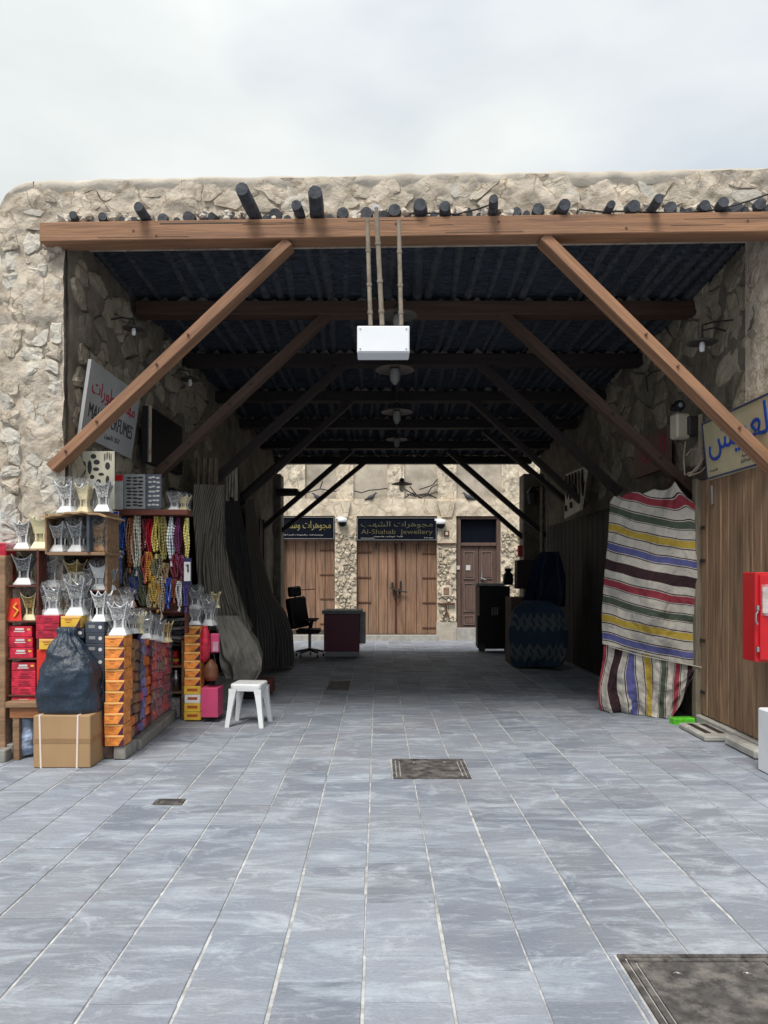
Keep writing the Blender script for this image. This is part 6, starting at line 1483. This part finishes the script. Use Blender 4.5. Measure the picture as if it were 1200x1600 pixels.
# speaker / emergency light unit
el = root('emergency_light', 'cream emergency light box with a round black lamp on the right wall', 'emergency light', PX(1066, 688, 3.3)); c = P(1066, 665, 7.95)
bx('housing', el, c + Vector((.0, .06, 0)), (.17, .14, .27), M_CREAM, Matrix.Rotation(R(14), 3, 'Z'), .02)
bx('wall_plate', el, c + Vector((.12, .06, 0)), (.16, .16, .2), M_IRON, Matrix.Rotation(R(14), 3, 'Z'), .01)
m_ = MB(); cc2 = P(1061, 634, 7.93)
m_.lathe(cc2, [(.001, -.062), (.035, -.05), (.058, -.02), (.06, .01), (.045, .045), (.001, .062)], 16); m_.build('lamp_head', M_BLACK, el, smooth=True)
MB().lathe(cc2 + Vector((0, -.03, 0)), [(.001, -.035), (.03, -.025), (.037, 0), (.03, .025), (.001, .035)], 12).build('lens', mat('dark_lens', (.10, .13, .15), .08, spec=.8), el, smooth=True)
cc3 = P(1053, 637, 8.0); MB().lathe(cc3, [(.001, -.045), (.035, -.03), (.04, 0), (.03, .03), (.001, .045)], 12).build('lamp_head', M_BLACK, el, smooth=True)
jw = root('junction_plate', 'cream junction plate between the light box and the blue lettered sign', 'junction box', P(1092, 700, 7.8)); bx('plate_body', jw, P(1092, 688, 7.95) + Vector((.05, 0, 0)), (.16, .05, .55), mat('plate_tan', (.22, .185, .135), .8, var=.15), Matrix.Rotation(R(40), 3, 'Z'), .01)
# loose cables on right wall
wc = root('loose_cable', 'loops of loose grey cable on the wall left of the blue lettered sign', 'cable', P(1085, 720, 7.7))
for pts_ in (((1071, 690), (1068, 715), (1070, 742), (1078, 742), (1090, 728), (1100, 708)), ((1072, 712), (1080, 702), (1092, 702), (1101, 706)), ((1074, 740), (1088, 735), (1100, 715)), ((1076, 744), (1094, 738), (1102, 730))):
    MB().tube([P(x, y, 7.72) for x, y in pts_], .0075, 5).build('cable_run', M_PIPE, wc)
wc2 = root('sign_wire', 'thin black wire running down the stone wall to the blue lettered sign', 'wire', P(1190, 613, 6.9)); MB().tube([P(1199, 566, 6.8), P(1194, 590, 6.85), P(1188, 615, 6.95)], .006, 5).build('wire_run', M_IRON, wc2)
wc3 = root('wall_cable', 'dark cable looping on the right stone wall above the lamp', 'cable', PX(1100, 500, 3.4)); 
for pts_ in (((1097, 520), (1098, 508), (1112, 504), (1145, 500)), ((1012, 612), (1010, 590), (1018, 582), (1040, 576))): MB().tube([PX(x, y, 3.36) for x, y in pts_], .009, 5).build('cable_run', M_IRON, wc3)

# blue-lettered sign on right wall
xs3 = 3.40; Q = [PX(1099.5, 752, xs3), PX(1200, 727, xs3), PX(1195, 612, xs3 - .04), PX(1103, 659, xs3 - .03)]
sr = root('blue_lettered_sign', 'cream shop sign with large blue Arabic lettering above the right wooden door', 'shop sign', Q[0])
cQ = (Q[0] + Q[3]) / 2; uR = Vector((Q[1].x - Q[0].x, Q[1].y - Q[0].y, 0)).normalized(); hQ = (Q[3] - Q[0]).z; zc = (Q[0].z + Q[3].z) / 2
wQ = 1.42; nQ = uR.cross(Vector((0, 0, 1))).normalized(); uU = Vector((0, 0, 1)) + nQ * .10; uU.normalize()
cC = Vector((cQ.x, cQ.y, zc)) + uR * wQ / 2
MB().obox(cC - nQ * .03, uR * wQ / 2, uU * hQ / 2, nQ * .03).build('sign_board', M_SIGNC, sr)
fb = MB()
for s_ in (-1, 1): fb.obox(cC + uU * s_ * (hQ / 2 - .015) + nQ * .004, uR * wQ / 2, uU * .008, nQ * .006); fb.obox(cC + uR * s_ * (wQ / 2 - .01) + nQ * .004, uR * .006, uU * (hQ / 2 - .024), nQ * .006)
fb.build('border', mat('navy_edge', (.04, .05, .12), .5), sr)
lettering(arab('العريش'), sr, cC + uU * hQ * .10 + uR * .02 + nQ * .002, uR, uU, wQ * .88, hQ * .62, M_LBLU, .006)
lettering(arab('لصاحبه السيد'), sr, cC - uU * hQ * .27 + uR * .22 + nQ * .002, uR, uU, wQ * .26, hQ * .07, M_LBLK, .003)
lettering('٤٤٣٥٧٩٢ ٥٥٢', sr, cC - uU * hQ * .36 + uR * .2 + nQ * .002, uR, uU, wQ * .26, hQ * .045, M_LBLK, .003); lettering(arab('الدوحة'), sr, cC - uU * hQ * .36 - uR * .55 + nQ * .002, uR, uU, wQ * .12, hQ * .045, M_LBLK, .003)
# timber lintel under the sign and wooden door
dB0, dB1 = P(1106, 1132, 7.93), P(1218, 1182, 6.45)
dB0.z = dB1.z = 0
uD = (dB1 - dB0).normalized(); nD = uD.cross(Vector((0, 0, 1))).normalized(); rotD = Matrix((uD, -nD, Vector((0, 0, 1)))).transposed()
dw = root('wooden_plank_door', 'tall weathered brown plank door on the right beneath the cream sign', 'door', (dB0 + dB1) / 2)
Ld = (dB1 - dB0).length; n_ = 9
for i in range(n_): c = dB0 + uD * (Ld * (i + .5) / n_) + Vector((0, 0, 1.36)) + nD * (.045 + rnd.uniform(0, .008)); bx('plank', dw, c, (Ld / n_ - .008, .05, 2.5), M_WOODV, rotD, .008)
bx('lintel', dw, dB0 + uD * Ld * .5 + Vector((0, 0, 2.67)) + nD * .03, (Ld + .2, .14, .11), mat('lintel_dark', (.06, .045, .035), .8, stretch=(.7, 8, 8)), rotD, .01)
bx('door_post', dw, dB0 - uD * .07 + Vector((0, 0, 1.33)) + nD * .06, (.12, .12, 2.62), mat('post_tan', (.20, .165, .12), .8, var=.2, stretch=(8, 8, .7)), rotD, .012)
bx('threshold', dw, dB0 + uD * Ld * .5 + Vector((0, 0, .05)) + nD * .04, (Ld + .1, .16, .1), M_CONC, rotD, .012)
for z_, l_ in ((.35, .1), (.9, .12), (1.75, .12), (2.1, .1)): bx('hinge', dw, dB0 + uD * .06 + Vector((0, 0, z_)) + nD * .08, (l_, .015, .035), M_IRON, rotD, .003)
bx('latch', dw, dB0 + uD * .32 + Vector((0, 0, 2.42)) + nD * .085, (.035, .03, .2), M_STEEL, rotD, .004)
# ramp / drain step
stp = root('drain_step', 'small concrete step with two dark grates before the wooden door', 'step', P(1130, 1160, 7.3))
cst = dB0.lerp(dB1, .36) + nD * .24; bx('step_slab', stp, cst + Vector((0, 0, .028)), (.66, .30, .055), M_CONC, rotD, .014)
for o_ in (-.07, .06): bx('grate', stp, cst + nD * o_ + uD * -.03 + Vector((0, 0, .057)), (.46, .06, .008), M_IRON, rotD, .002)
kbx = root('door_kerb', 'low concrete kerb running along the foot of the right wall', 'kerb', dB1); bx('kerb_body', kbx, dB0.lerp(dB1, .85) + nD * .19 + Vector((0, 0, .045)), (.6, .12, .09), M_CONC, rotD, .02)

# fire cabinet and white plinth
fc = root('fire_hose_cabinet', 'red metal fire cabinet with padlocked door at the right edge', 'fire cabinet', P(1185, 1034, 6.2)); d = 6.2
ca, cb = P(1181, 894, d), P(1262, 1035, d)
bx('cabinet_body', fc, ((ca.x + cb.x) / 2, d + .12, (ca.z + cb.z) / 2), (cb.x - ca.x, .22, ca.z - cb.z), M_RED, bev=.008)
bx('cabinet_door', fc, ((ca.x + cb.x) / 2 + .01, d - .005, (ca.z + cb.z) / 2), (cb.x - ca.x - .04, .02, ca.z - cb.z - .04), M_RED, bev=.006)
for y in (950, 1015): bxp('hinge', fc, 1183, y - 4, 1187, y + 4, d - .02, .02, M_STEEL, .003)
MB().tube([P(1184, 955, d - .02), P(1181, 960, d - .03), P(1181, 970, d - .03), P(1184, 975, d - .02)], .008, 6).build('handle', M_STEEL, fc)
nb_ = root('plastic_pocket', 'translucent pocket with a notice on the door of the red cabinet', 'notice', P(1190, 960, d - .03)); bxp('notice_sheet', nb_, 1192, 917, 1222, 958, d - .035, .008, mat('notice_pale', (.50, .40, .36), .4), .002); bxp('pocket_film', nb_, 1190, 913, 1224, 962, d - .045, .004, M_CLEAR, .001)
wt = root('white_plinth', 'white painted plinth below the red fire cabinet', 'plinth', P(1200, 1213, 5.87)); d2 = 5.87
bxp('plinth_body', wt, 1204, 1112, 1275, 898 + EYE * FPX / d2, d2, .2, M_PLASW, .012); bxp('red_stripe', wt, 1206, 1203, 1215, 1211, d2 - .004, .02, M_RED, .002)
bxp('support_post', wt, 1210, 1030, 1240, 1112, 6.2, .1, M_PLASW, .01)
